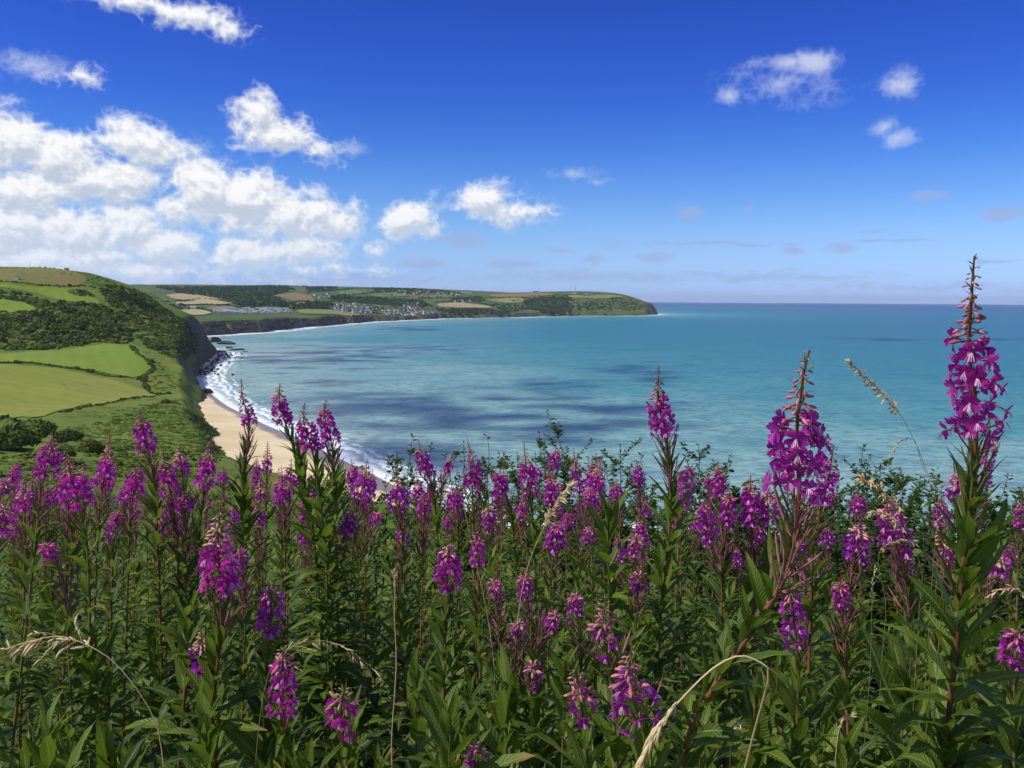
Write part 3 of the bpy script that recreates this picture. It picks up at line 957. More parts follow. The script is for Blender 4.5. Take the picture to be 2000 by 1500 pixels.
def hedge(px, label, r0, r1, gap, far=False, res=60, m=None):
    pl = np.array([on_land(a, b, far) for a, b in px])
    L = np.linalg.norm(np.diff(pl, axis=0), axis=1).sum()
    q = resample(catmull(pl, 60), max(3, int(L / gap)))
    rg = np.random.default_rng(int(L))
    q = q + rg.normal(size=q.shape) * gap * .25
    r = rg.uniform(r0, r1, len(q)) * np.where(rg.uniform(size=len(q)) < .08, 1.7, 1)
    z = (H_far if far else H_near)(q[:, 0], q[:, 1]) - r * .1
    mb = clumps(q, z, r, res, 1.1, int(L) + 3)
    return link('hedge', mb.mesh('hedge', [m or MAT['scrub']], False), label=label, category='hedge')


hedge([(-60, 708), (60, 710), (150, 721), (215, 736), (270, 741)], 'hedge between the bright green pasture and the tan field', 1.3, 2.3, 2.2)
hedge([(255, 676), (268, 690), (290, 705), (297, 722), (280, 740), (297, 770), (330, 770)], 'bushy hedge along the seaward end of the green pasture', 1.2, 2.3, 2.2)
hedge([(300, 776), (230, 783), (170, 793), (120, 806)], 'low broken hedge along the near edge of the tan field', .9, 1.6, 2.4)
hedge([(-60, 551), (40, 553), (110, 559), (165, 559)], 'hedge under the dry summit field', 1.3, 2.4, 3.0)
hedge([(-60, 531), (20, 524), (80, 521), (130, 526)], 'thin hedge along the skyline of the hill', .8, 1.7, 5.0)
hedge([(-60, 577), (20, 582), (60, 594), (90, 608)], 'hedge at the top of the small wedge pasture', 1.4, 2.6, 3.0)


def bush(px, py, d, r, label, seed, hf=1.0):
    x, y, _ = P(px, py, d)
    z = float(H_near(x, y))
    root = thing('hawthorn_bush', label, 'bush', (x, y, z), 'dark bushes below the tan field')
    mb = MB()
    rg = np.random.default_rng(seed)
    for k in range(5):
        a = rg.uniform(0, 6.28); o = rg.uniform(.15, .6) * r
        for V, F in PROTO[700 if k < 2 else 220][rg.integers(5)]:
            s = r * rg.uniform(.5, .8); W_ = V * s; W_[:, 2] *= hf
            mb.add(W_ + [math.cos(a) * o, math.sin(a) * o, rg.uniform(.1, .35) * r], F)
    link('crown', mb.mesh('crown', [MAT['scrub']], False), root)
    t = MB(); t.add(*tube([(0, 0, -.4), (0, 0, r * .6)], [.16, .08], 6)[:2])
    link('trunk', t.mesh('trunk', [MAT['bark']]), root)


for i, (px, py, d, r, lab) in enumerate([
    (25, 840, 265, 7.0, 'dark rounded hawthorn at the left end of the bush line under the tan field'),
    (70, 832, 270, 6.0, 'tall dark hawthorn just right of the leftmost one'),
    (50, 868, 235, 6.5, 'broad dark hawthorn in front of the bush line'),
    (15, 880, 205, 6.0, 'dark hawthorn low in the hollow at the picture edge'),
    (130, 870, 250, 4.5, 'small dark hawthorn at the right end of the bush line'),
    (180, 893, 225, 4.0, 'squat dark hawthorn amid the bracken'),
    (95, 895, 195, 5.0, 'mid green hawthorn behind the tallest left flower spikes'),
    (320, 792, 480, 3.0, 'lone round bush on the slope below the field corner'),
    (345, 880, 250, 2.4, 'small bush by itself on the cliff slope'),
]):
    bush(px, py, d, r, lab, 500 + i)

stuff('woodland', scatter_many([
    ([(330, 566), (440, 562), (560, 560), (575, 567), (530, 577), (560, 592), (572, 603), (480, 604), (455, 592), (425, 582), (350, 573)], 1500, 8, 15),
    ([(588, 597), (640, 591), (655, 603), (600, 606)], 160, 8, 14),
    ([(640, 578), (730, 582), (820, 587), (850, 600), (800, 600), (730, 594), (660, 588)], 480, 8, 15),
    ([(600, 562), (660, 562), (650, 568), (600, 570)], 120, 8, 14),
    ([(730, 563), (830, 566), (900, 572), (900, 577), (800, 575), (730, 570)], 220, 8, 14),
    ([(880, 583), (940, 580), (945, 590), (880, 590)], 140, 8, 14),
    ([(850, 604), (950, 604), (995, 612), (985, 618), (870, 619)], 330, 7, 13),
    ([(1022, 586), (1070, 581), (1110, 580), (1122, 592), (1112, 614), (1060, 612), (1030, 604)], 700, 6, 13),  # dense dark wood standing in for a cloud's shadow on the headland
    ([(1125, 592), (1190, 590), (1200, 606), (1130, 610)], 170, 4, 8),
    ([(290, 575), (330, 590), (350, 605), (300, 605)], 120, 6, 12),
    ([(300, 560), (420, 560), (440, 563), (330, 567)], 200, 8, 13),
    ([(640, 583), (740, 588), (800, 590), (760, 597), (690, 592), (650, 590)], 160, 7, 13),
    ([(560, 592), (640, 590), (640, 600), (570, 603)], 170, 7, 12),
    ([(1190, 582), (1235, 584), (1262, 600), (1230, 608), (1190, 600)], 260, 3, 6),
    ([(960, 594), (1025, 593), (1030, 606), (990, 612)], 200, 4, 8),
    ([(640, 592), (900, 600), (900, 612), (680, 610)], 150, 5, 9),
], 26, 1.0, 90, True), [MAT['wood_far']], 'dark blue-green woods across the bay, one stand put in for a cloud shadow', 'woodland')
for px, lab in (
    ([(345, 588), (400, 584), (455, 592)], 'far hedge between the reddish field and the stubble strip'),
    ([(355, 597), (420, 596), (500, 604)], 'far hedge behind the caravan park'),
    ([(350, 604), (385, 603), (412, 609)], 'far hedge along the top of the yellow hay field'),
    ([(640, 567), (700, 564), (770, 567)], 'far hedge on the skyline above the village'),
    ([(660, 577), (720, 575), (800, 580)], 'far hedge under the bright green skyline fields'),
    ([(850, 591), (910, 589), (965, 598)], 'far hedge above the tan strip field'),
    ([(945, 582), (1000, 581), (1025, 582)], 'far hedge crossing the flank of the headland'),
    ([(440, 561), (520, 558), (600, 559)], 'far hedge along the skyline over the woods'),
    ([(570, 605), (640, 603), (720, 611)], 'far hedge between caravans and cliff-top grass'),
    ([(600, 572), (640, 569), (680, 567)], 'far hedge left of the bright green skyline field'),
    ([(715, 572), (760, 571), (810, 573)], 'far hedge over the green field right of the skyline field'),
    ([(480, 571), (520, 568), (560, 571)], 'far hedge below the small tan skyline field'),
    ([(820, 583), (870, 582), (930, 583)], 'far hedge below the upper row of houses'),
    ([(1030, 579), (1090, 577), (1150, 578)], 'far hedge edging the brown heath near the masts'),
):
    hedge(px, lab, 4, 7, 11, True, 26, MAT['wood_far'])

# ------------------------------------------------------------------ village, caravans, headland buildings
def house_mesh(l, w, h, rh, wall, roof, chim=True):
    mb = MB()
    def box(x0, x1, y0, y1, z0, z1, mi):
        V = [(x, y, z) for z in (z0, z1) for y in (y0, y1) for x in (x0, x1)]
        mb.add(V, [[0, 2, 3, 1], [4, 5, 7, 6], [0, 1, 5, 4], [2, 6, 7, 3], [0, 4, 6, 2], [1, 3, 7, 5]], mi)
    a, b_ = l / 2, w / 2
    box(-a, a, -b_, b_, -2, h, 0)
    mb.add([(-a, -b_, h), (-a, b_, h), (-a, 0, h + rh)], [[0, 2, 1]], 0); mb.add([(a, -b_, h), (a, b_, h), (a, 0, h + rh)], [[0, 1, 2]], 0)
    e = .5
    mb.add([(-a - e, -b_ - e, h - .2), (a + e, -b_ - e, h - .2), (a + e, 0, h + rh + .15), (-a - e, 0, h + rh + .15), (-a - e, b_ + e, h - .2), (a + e, b_ + e, h - .2)],
           [[0, 1, 2, 3], [3, 2, 5, 4]], 1)
    if chim:
        box(a - 1.2, a - .3, -.45, .45, h + rh * .6, h + rh + 1.1, 0)
    for sx in (-.3, 0.02, .32):
        for z0 in ((.9, h * .55) if h > 4 else (1.0,)):
            for s in (-1, 1):
                y = s * (b_ + .05)
                V = [(sx * l - .55, y, z0), (sx * l + .55, y, z0), (sx * l + .55, y, z0 + 1.3), (sx * l - .55, y, z0 + 1.3)]
                mb.add(V, [[0, 1, 2, 3]] if s < 0 else [[3, 2, 1, 0]], 2)
    return mb.mesh('house', [wall, roof, MAT['glass']], False)


HOUSES = [house_mesh(11, 7.5, 5.4, 3.2, MAT['white_wall'], MAT['slate']), house_mesh(14, 8, 5.2, 3.4, MAT['cream_wall'], MAT['slate']),
          house_mesh(9, 7, 2.9, 2.8, MAT['white_wall'], MAT['slate'], False), house_mesh(12, 7.5, 5.4, 3.2, MAT['white_wall'], MAT['tile_red']),
          house_mesh(10, 7, 5.2, 3.2, MAT['grey_wall'], MAT['slate'])]
CARAVANS = [house_mesh(10.5, 3.6, 2.5, .5, MAT['caravan'], MAT['caravan_roof'], False), house_mesh(11, 3.8, 2.5, .5, MAT['caravan_green'], MAT['caravan_roof'], False)]


def settle(poly, n_, meshes, weights, name, label, cat, group, seed, gap=17, base_rot=None, sc=1.0):
    rg = np.random.default_rng(seed)
    pl = np.array([on_land(a, b_, True) for a, b_ in poly])
    lo, hi = pl.min(0), pl.max(0)
    placed = []
    for _ in range(n_ * 60):
        q = rg.uniform(lo, hi)
        if not inside(q[0], q[1], pl):
            continue
        if placed and np.min(np.linalg.norm(np.array(placed) - q, axis=1)) < gap:
            continue
        placed.append(q)
        if len(placed) >= n_:
            break
    for q in placed:
        me = meshes[rg.choice(len(meshes), p=weights)]
        o = link(name, me, None, (q[0], q[1], float(H_far(q[0], q[1])) + .4), label=label, category=cat, group=group)
        o.rotation_euler.z = (base_rot if base_rot is not None else rg.choice([0, .5, 1.1, 1.57, 2.2])) + rg.normal() * .12
        s = sc * rg.uniform(.85, 1.2); o.scale = (s, s, s)


HW = [.45, .2, .18, .07, .10]
settle([(640, 597), (690, 592), (720, 598), (742, 609), (720, 613), (660, 612), (645, 606)], 62, HOUSES, HW, 'house', 'small white slate-roofed house in the left part of the hillside village', 'house', 'houses of the left village', 1)
settle([(742, 605), (790, 603), (850, 608), (845, 617), (790, 618), (745, 614)], 50, HOUSES, HW, 'house', 'small white slate-roofed house in the village rows just above the beach cove', 'house', 'houses above the cove', 2)
settle([(782, 597), (800, 592), (818, 594), (822, 603), (795, 606)], 20, HOUSES, HW, 'house', 'white house in the tight cluster amid trees above the cove', 'house', 'houses amid the trees above the cove', 3)
settle([(770, 569), (840, 569), (900, 575), (895, 580), (800, 577), (765, 573)], 34, HOUSES, HW, 'house', 'pale house strung along the upper slope below the skyline', 'house', 'houses under the skyline', 4, 26)
settle([(880, 588), (930, 585), (928, 590), (885, 592)], 9, HOUSES, HW, 'house', 'house in the short row at the headland end of the village', 'house', 'houses at the headland end', 5, 20)
settle([(606, 575), (640, 574), (650, 583), (612, 584)], 9, HOUSES, [.2, .2, .1, .4, .1], 'house', 'farm house with outbuildings beside the domed brown field', 'house', 'farm by the domed field', 6, 20)
settle([(400, 606), (440, 602), (500, 602), (560, 604), (572, 611), (480, 613), (425, 611)], 105, CARAVANS, [.7, .3], 'caravan', 'pale static caravan in the cliff-top park', 'caravan', 'static caravans in the cliff-top park', 7, 12, .5, 1.25)
settle([(352, 602), (378, 599), (385, 603), (360, 606)], 12, CARAVANS, [.7, .3], 'caravan', 'pale static caravan in the small patch near the dark hill slope', 'caravan', 'static caravans near the hill slope', 8, 12, .3, 1.25)
settle([(985, 589), (1012, 588), (1010, 592), (990, 593)], 5, HOUSES, [.1, .2, .3, .1, .3], 'farm_shed', 'low shed on the flank of the headland', 'shed', 'sheds on the headland flank', 9, 14)


def at_far(px, d):
    x = P(px, 580, d)[0]
    return x, d, float(H_far(x, d))


def shed(px, d, l, w, h, label, wall='white_wall', roof='slate', rot=0.0):
    x, y, z = at_far(px, d)
    o = link('building', house_mesh(l, w, h, 1.6, MAT[wall], MAT[roof], False), None, (x, y, z + .3), label=label, category='building')
    o.rotation_euler.z = rot


shed(910, 4950, 62, 22, 8, 'long white factory-like building on the crest left of the masts', rot=.1)
shed(935, 5000, 30, 14, 6, 'grey shed behind the long white building', 'grey_wall')
shed(1045, 4760, 26, 14, 7, 'dark low building on the brown heath', 'grey_wall')
shed(1052, 4765, 16, 10, 6, 'white block beside the dark low building on the heath')
shed(1110, 4690, 30, 14, 8, 'dark building at the foot of the tallest mast', 'grey_wall')
shed(1122, 4700, 22, 12, 9, 'flat building right of the tallest mast', 'cream_wall')
shed(1145, 4690, 16, 14, 7, 'white building under the slim tower on the headland')
shed(1170, 4700, 18, 10, 5, 'small white building near the end of the headland')


def mast(px, d, h, label, r=1.0, near=False):
    if near:
        x = P(px, 580, d)[0]; z = float(H_near(x, d)); y = d
    else:
        x, y, z = at_far(px, d)
    root = thing('radio_mast', label, 'mast', (x, y, z))
    mb = MB(); mb.add(*tube([(0, 0, -1), (0, 0, h * .6), (0, 0, h)], [r, r * .7, r * .35], 6)[:2])
    link('pole', mb.mesh('pole', [MAT['steel']]), root)
    cb = MB()
    for k, f in enumerate((.55, .75, .92)):
        w = r * (5 - k)
        cb.add(*tube([(-w, 0, h * f), (w, 0, h * f)], r * .3, 4)[:2])
    link('crossarm', cb.mesh('crossarm', [MAT['steel']]), root)


mast(982, 4950, 36, 'slim mast standing alone on the brown heath', .9)
mast(1124, 4700, 42, 'tallest mast, beside the dark building on the headland', 1.1)
mast(1145, 4690, 26, 'short mast rising from the white building', 1.0)
mast(1176, 4720, 40, 'thin mast nearest the end of the headland', .8)
mast(62, 1080, 7, 'tiny mast on the summit of the left hill', .18, True)
for px, py, d, lab in ((33, 549, 1000, 'small white barn below the summit hedge'), (130, 525, 1090, 'tiny white house on the skyline of the left hill')):
    x, y, _ = P(px, py, d)
    o = link('barn', HOUSES[2], None, (x, y, float(H_near(x, y)) + .3), label=lab, category='barn'); o.scale = (.5, .5, .5)

# ------------------------------------------------------------------ shore rocks
def rock_mesh(seed, sub=3):
    import bmesh
    bm = bmesh.new(); bmesh.ops.create_icosphere(bm, subdivisions=sub, radius=1)
    v = np.array([x.co[:] for x in bm.verts])
    rg = np.random.default_rng(seed)
    for _ in range(16):
        nrm = rg.normal(size=3); nrm /= np.linalg.norm(nrm); c = rg.uniform(.45, .85)
        dd = v @ nrm; k = dd > c
        v[k] -= np.outer(dd[k] - c, nrm) * .92
    v += .06 * np.stack([fbm(v[:, 0] * 3 + i, v[:, 1] * 3 + v[:, 2] * 2, 3, seed + i) for i in range(3)], -1)
    for x, c in zip(bm.verts, v):
        x.co = c
    me = bpy.data.meshes.new('rock'); bm.to_mesh(me); bm.free()
    me.materials.append(MAT['shore_rock'])
    return me


m, n = mat('shore_rock')
pos = n.node('ShaderNodeNewGeometry').outputs['Position']
nz = n.noise(n.vmath('MULTIPLY', pos, (1, 1, 3)), .4, 6, .65)
finish(n, principled(n, n.mix(n.smooth(nz, .35, .7), C(.022, .020, .020), C(.12, .10, .075)), .75, .3, nz, .8, .4))
MAT['shore_rock'] = m
ROCKS = [rock_mesh(i) for i in range(5)]
for i, (px, py, sx, sy, sz, lab) in enumerate([
    (440, 672, 22, 16, 9, 'largest dark rock off the point'), (418, 668, 14, 14, 12, 'pale angular stack at the end of the point'),
    (447, 680, 10, 6, 3.5, 'low rock between the largest rock and the tide line'), (460, 684, 16, 5, 3.0, 'long flat skerry reaching out to sea'),
    (478, 687, 10, 4, 1.8, 'last bit of the flat skerry awash in foam'), (466, 698, 8, 4, 1.6, 'small rock awash alone in front of the skerry'),
    (402, 768, 7, 6, 5, 'dark rock at the toe of the cliff on the sand'), (430, 688, 12, 9, 4, 'dark boulder ledge joined to the point')]):
    x, y = S(px, py)
    o = link('shore_rock', ROCKS[i % 5], None, (x, y, .2), label=lab, category='rock')
    o.scale = (sx, sy, sz); o.rotation_euler.z = i * 1.3
bo = MB()
rg = np.random.default_rng(77)
rk = [(np.array([v.co[:] for v in me.vertices]), np.array([p.vertices[:] for p in me.polygons])) for me in [rock_mesh(50 + i, 1) for i in range(4)]]
cl = np.array([S(*p) for p in ((384, 735), (388, 722), (402, 706), (420, 696), (431, 690))])
for q in resample(cl, 240):
    o_ = rg.normal(size=2) * [9, 16] + [6, 0]
    V, F = rk[rg.integers(4)]
    s = rg.uniform(.7, 2.6)
    bo.add(V * [s, s * rg.uniform(.7, 1.3), s * .7] + [q[0] + o_[0], q[1] + o_[1], .5 + s * .2], F)
stuff('boulders', bo, [MAT['shore_rock']], 'dark boulders strewn along the foot of the cliff', 'boulders')

# ------------------------------------------------------------------ plant templates (X = outwards, Z = up)
class Tmpl:
    def __init__(self, name, mats):
        self.mb = MB(); self.name = name; self.mats = mats; self._me = None
    @property
    def me(self):
        if self._me is None:
            self._me = self.mb.mesh(self.name, self.mats)
        return self._me
    def into(self, mb, M, remap=None):
        if getattr(self, '_v', None) is None:
            self._v = np.concatenate(self.mb.V); self._u = np.concatenate(self.mb.U)
        V, U = self._v, self._u
        W_ = V @ M[:3, :3].T + M[:3, 3]
        base = mb.n
        mb.V.append(W_); mb.U.append(U); mb.n += len(V)
        for f, m_ in zip(self.mb.F, self.mb.M):
            mb.F.append(f + base); mb.M.append(m_ if remap is None else np.asarray(remap)[m_])


def leaf_tmpl(droop, wave, seed, segs=8, width=.185, across=(-1, -.5, 0, .5, 1), m='leaf', name='leaf'):
    rg = np.random.default_rng(seed)
    t = Tmpl(name, [MAT[m]])
    s = np.linspace(0, 1, segs + 1)
    ang = R(22) - droop * s ** 1.2 + .10 * np.sin(s * 7 + seed)
    ds = 1 / segs
    x = np.concatenate([[0], np.cumsum(np.cos(ang[:-1]) * ds)]); z = np.concatenate([[0], np.cumsum(np.sin(ang[:-1]) * ds)])
    w = width * np.sin(np.pi * np.clip(s, .0, 1) ** .72) ** .85 * .5 + .006
    w[-1] = .002
    side = rg.normal() * .05 * s ** 2
    V = []; U = []
    for i in range(segs + 1):
        for a in across:
            zz = z[i] + abs(a) * w[i] * .35 + (abs(a) > .9) * wave * .02 * math.sin(s[i] * 24 + a * 2 + seed)
            V.append((x[i] - abs(a) * w[i] * .1, a * w[i] + side[i], zz)); U.append((.5 + a * .5, s[i]))
    t.mb.add(V, grid_faces(segs + 1, len(across))[:, ::-1], 0, U)
    return t


LEAF = [leaf_tmpl(d, w, i) for i, (d, w) in enumerate([(.5, .6), (.9, .8), (1.3, 1.0), (1.7, .6), (.3, .5), (1.1, 1.3), (2.1, .8)])]
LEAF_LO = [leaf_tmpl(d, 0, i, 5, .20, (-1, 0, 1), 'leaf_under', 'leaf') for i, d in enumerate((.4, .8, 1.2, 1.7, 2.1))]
LEAF_THIN = [leaf_tmpl(d, .2, 30 + i, 6, .13) for i, d in enumerate((.1, .4, .7))]


def petal_tmpl(seed):
    rg = np.random.default_rng(seed)
    t = Tmpl('petal', [MAT['petal']])
    s = np.linspace(0, 1, 5)
    w = np.array([.10, .36, .72, .92, .70]) * .5
    V = []; U = []
    for i in range(5):
        for k, a in enumerate((-1, -.5, 0, .5, 1)):
            r_ = s[i] - (.10 if (i == 4 and k == 2) else 0) - (.05 if i == 4 and k in (0, 4) else 0)
            cup = .22 * s[i] ** 1.5 + .10 * abs(a) * s[i] + rg.normal() * .035 * s[i]
            V.append((cup, a * w[i], r_)); U.append((.5 + a * .5, s[i]))
    t.mb.add(V, grid_faces(5, 5), 0, U)     # grows along +Z, faces +X
    return t


PETAL = [petal_tmpl(i) for i in range(3)]
PETAL_ANG = [R(38), R(-38), R(128), R(-128)]      # about +X, from +Z


def rot_x(a):
    c, s = math.cos(a), math.sin(a)
    M = np.eye(4); M[1, 1] = c; M[1, 2] = -s; M[2, 1] = s; M[2, 2] = c
    return M


def flower_tmpl(seed, petals=True):
    """unit: petal length 1; ovary stalk runs back along -X"""
    rg = np.random.default_rng(seed)
    t = Tmpl('flower', [MAT['petal'], MAT['sepal'], MAT['stamen'], MAT['pedicel']])
    t.mb.add(*tube([(-1.35, 0, -.12), (-.6, 0, .02), (-.02, 0, 0)], [.045, .075, .07], 4)[:2], 3)
    for a in (0, 90, 180, 270):
        M = rot_x(R(a + rg.normal() * 6))
        V = np.array([(0, -.05, .05), (0, .05, .05), (-.05, .085, .5), (-.05, -.085, .5), (-.12, 0, 1.05)])
        t.mb.add(V @ M[:3, :3].T, [np.array([[0, 1, 2, 3]]), np.array([[3, 2, 4]])], 1)
    for k in range(8):
        a = rg.uniform(-.7, .7); L_ = rg.uniform(.6, .95)
        p = np.array([(0, 0, 0), (L_ * .5, a * .15, -.02), (L_ * .85, a * .4, -.22 - .2 * rg.uniform()), (L_, a * .5, -.42 - .25 * rg.uniform())])
        sd = np.array([0, .022, .022])
        t.mb.add(np.concatenate([p + sd, p - sd]), [np.array([[0, 1, 5, 4], [1, 2, 6, 5], [2, 3, 7, 6]])], 2)
    if petals:
        for k, a in enumerate(PETAL_ANG):
            PETAL[(k + seed) % 3].into(t.mb, rot_x(-a + rg.normal() * .1), [0])
    return t


FLOWER = [flower_tmpl(i) for i in range(4)]
FLOWER_CORE = [flower_tmpl(i, False) for i in range(3)]


def bud_tmpl(m):
    t = Tmpl('bud', [MAT['pedicel'], MAT[m]])
    t.mb.add(*tube([(0, 0, 0), (.22, 0, .02), (.45, 0, 0)], [.028, .028, .04], 4)[:2], 0)
    t.mb.add(*tube([(.42, 0, 0), (.55, 0, 0), (.72, 0, -.005), (.88, 0, -.01), (1.0, 0, -.015)], [.045, .095, .115, .08, .01], 6)[:2], 1)
    return t


BUD = {k: bud_tmpl(k) for k in ('bud', 'bud_pale', 'bud_tip')}


def pod_tmpl(m):
    t = Tmpl('seed_pod', [MAT[m]])
    t.mb.add(*tube([(0, 0, 0), (.2, 0, -.01), (.55, 0, .04), (.85, 0, .1), (1, 0, .14)], [.012, .02, .026, .02, .006], 4)[:2], 0)
    return t


POD = {k: pod_tmpl(k) for k in ('pod', 'pod_green')}


def frame(p, x, up, s, sy=None, sz=None):
    x0, x1, x2 = float(x[0]), float(x[1]), float(x[2])
    k = 1 / math.sqrt(x0 * x0 + x1 * x1 + x2 * x2); x0 *= k; x1 *= k; x2 *= k
    u0, u1, u2 = float(up[0]), float(up[1]), float(up[2])
    y0, y1, y2 = u1 * x2 - u2 * x1, u2 * x0 - u0 * x2, u0 * x1 - u1 * x0
    k = math.sqrt(y0 * y0 + y1 * y1 + y2 * y2)
    if k > 1e-6:
        y0 /= k; y1 /= k; y2 /= k
    else:
        y0, y1, y2 = 0.0, 1.0, 0.0
    z0, z1, z2 = x1 * y2 - x2 * y1, x2 * y0 - x0 * y2, x0 * y1 - x1 * y0
    a, b_, c = s, sy or s, sz or s
    return np.array([[x0 * a, y0 * b_, z0 * c, p[0]], [x1 * a, y1 * b_, z1 * c, p[1]], [x2 * a, y2 * b_, z2 * c, p[2]], [0, 0, 0, 1.0]])


def part(name, tm, root, M, parent=None, tint=None):
    o = bpy.data.objects.new(name, tm.me)
    o.parent = parent or root
    o.matrix_basis = Matrix(M)
    if tint is not None:
        o.color = tint
    COL.objects.link(o)
    return o


def zg(x, y):
    return float(H_near(np.array([x]), np.array([y]))[0]) if y > 7 else float(near_slope(np.array([x]), np.array([y]))[0])


UP = np.array([0, 0, 1.0])


def fireweed(px, d, fl, width, label, hero=False, group=None, bud='bud', pods=.5, leaves=None, nf=None, stem='stem', leafL=.11, seed=0, name='fireweed', shaggy=1.0):
    """px: stem points in the photograph from the tip down, all at distance d; fl: rows where flowers begin and end"""
    rg = np.random.default_rng(seed * 31 + int(px[0][0]) * 7 + int(px[0][1]))
    pts = [P(a, b_, d + .02 * i) for i, (a, b_) in enumerate(px)]
    last = pts[-1]
    dirn = (pts[-1] - pts[-2]); dirn = dirn / max(1e-6, abs(dirn[2])) if len(pts) > 1 else np.array([0, 0, -1.0])
    g0 = zg(last[0], max(last[1], .3))
    h = last[2] - g0
    if h > .05:
        base = last + np.array([np.clip(dirn[0], -.5, .5) * h * .5 + rg.normal() * .015, rg.normal() * .03 - .02, -h])
        base[2] = zg(base[0], max(base[1], .3)) - .02
        pts.append((last + base) / 2 + np.array([dirn[0] * .03, 0, 0])); pts.append(base)
    path = catmull(np.array(pts), 64)
    seg = np.linalg.norm(np.diff(path, axis=0), axis=1)
    cs = np.concatenate([[0], np.cumsum(seg)]); total = cs[-1]
    root = thing(name, label, 'flower' if fl else 'leafy shoot', tuple(path[-1]), group)
    o3 = path[-1]
    def at(s):
        return np.array([np.interp(s, cs, path[:, k]) for k in range(3)])
    def tang(s):
        t = at(max(s - .01, 0)) - at(min(s + .01, total)); return t / np.linalg.norm(t)
    m_px = d / FPX
    rad = .0033 * min(1.25, max(.75, total / 1.3))
    st = MB(); st.add(*tube(path - o3, np.interp(cs, [0, .05, .3, total], [rad * .22, rad * .45, rad * .8, rad * 1.15]), 6)[:2])
    link('stem', st.mesh('stem', [MAT[stem]]), root)
    phi = rg.uniform(0, 6.28); GA = 2.399963
    def radial(s, el_):
        nonlocal phi
        phi += GA + rg.normal() * .25
        t = tang(s)
        a = np.cross(t, np.array([.2, 1, .1])); a /= np.linalg.norm(a); b_ = np.cross(t, a)
        o_ = math.cos(phi) * a + math.sin(phi) * b_
        return o_ * math.cos(el_) + t * math.sin(el_), t
    s_leaf = 0.0
    if fl:
        ytip = px[0][1]
        s0 = (fl[0] - ytip) * m_px; s1 = (fl[1] - ytip) * m_px
        w = width * m_px * .92
        fs = min(.0134, max(.0090, w * .22))             # petal length
        # buds
        nb_ = int(16 + s0 / .0042)
        nb_ = min(nb_, 60 if hero else 36)
        mb = MB()
        for k in range(nb_):
            f = ((k + .5) / nb_) ** .85
            s = s0 * f
            big = f ** .8
            L_ = (.0045 + .0175 * big) * min(1.1, w / .06 + .3)
            el_ = R(np.interp(f, [0, .2, .5, .75, 1], [55, -20, -38, -12, 6]) + rg.normal() * 12)
            x, t = radial(s, el_)
            key = 'bud_tip' if f < .22 else bud
            M = frame(at(s) - o3 + 0, x, UP, L_)
            if hero and f > .3:
                part('bud', BUD[key], root, M)
            else:
                BUD[key].into(mb, M, [0, {'bud_tip': 1, 'bud': 2, 'bud_pale': 3}[key]])
        if mb.n:
            link('bud_spike', mb.mesh('bud_spike', [MAT['pedicel'], MAT['bud_tip'], MAT['bud'], MAT['bud_pale']]), root)
        if hero:   # small narrow bracts between the buds
            for k in range(int(s0 / .006)):
                s = s0 * (k + 1) / (s0 / .006 + 1)
                x, t = radial(s, R(28))
                part('bract', LEAF_THIN[k % 3], root, frame(at(s) - o3, x, UP, .010 + .016 * s / s0, .018 + .012 * s / s0))
        # open flowers
        tint = (rg.uniform(.76, 1.06), rg.uniform(.8, 1.6), rg.uniform(.82, 1.10), 1)
        cnt = int(nf) if nf is not None else int(max(6, min(34, (s1 - s0) / .0042 + 5)))
        for k in range(cnt):
            f = (k + .5) / cnt
            s = s0 + (s1 - s0) * f
            x, t = radial(s, R(np.interp(f, [0, 1], [2, 8]) + rg.normal() * 9))
            out_ = max(.010, (w * .5 - fs * .5) * rg.uniform(.68, 1.14) * np.interp(f, [0, .5, 1], [.70, .95, 1.08]))
            c = at(s) + x * out_
            face = x + np.array([0, 0, -.22]) + rg.normal(size=3) * .16
            sc_ = fs * rg.uniform(.85, 1.12) * (1 - .25 * f * (rg.uniform() < .4))
            M = frame(c - o3, face, UP + rg.normal(size=3) * .22, sc_)
            if hero == 2:
                i3 = int(rg.integers(3))
                fo = part('flower', FLOWER_CORE[i3], root, M)
                for q, a in enumerate(PETAL_ANG):
                    part('petal', PETAL[(q + k) % 3], root, rot_x(-a + rg.normal() * .12), fo, tint)
            else:
                part('flower', FLOWER[int(rg.integers(4))], root, M, tint=tint)
        # pods below the flowers
        s_leaf = s1
        npod = int(44 * pods * (1.2 if hero else 1))
        if npod:
            pl_ = (.05 + .13 * pods)
            mb = MB(); key = 'pod' if rg.uniform() < .75 else 'pod_green'
            for k in range(npod):
                s = s1 - .015 + pl_ * ((k + .5) / npod)
                x, t = radial(s, R(57 + rg.normal() * 8))
                M = frame(at(s) - o3, x, UP, (.045 + .026 * rg.uniform()) * min(1, .4 + k / npod * 1.5))
                if hero == 2:
                    part('seed_pod', POD[key], root, M)
                else:
                    POD[key].into(mb, M)
            if mb.n:
                link('pod_cluster', mb.mesh('pod_cluster', [MAT[key]]), root)
            s_leaf = s1 + pl_ * .35
    # leaves
    vis = min(total * .9, s_leaf + (.80 if hero else .55))
    nl = leaves if leaves is not None else (84 if hero else 44)
    for k in range(nl):
        f = (k + .5) / nl
        s = s_leaf + (vis - s_leaf) * f ** 1.12
        el_ = R(np.interp(f, [0, .15, .5, 1], [60, 48, 24, -2]) + rg.normal() * 12)
        x, t = radial(s, el_)
        L_ = leafL * rg.uniform(.75, 1.15) * np.interp(f, [0, .1, .3, 1], [.45, .66, .98, 1.12])
        pool = LEAF_THIN if (fl and f < .16) else ([LEAF[4], LEAF[0], LEAF[1]] if f < .4 else LEAF)
        M = frame(at(s) - o3, x, UP + rg.normal(size=3) * .25, L_, L_ * rg.uniform(.85, 1.25))
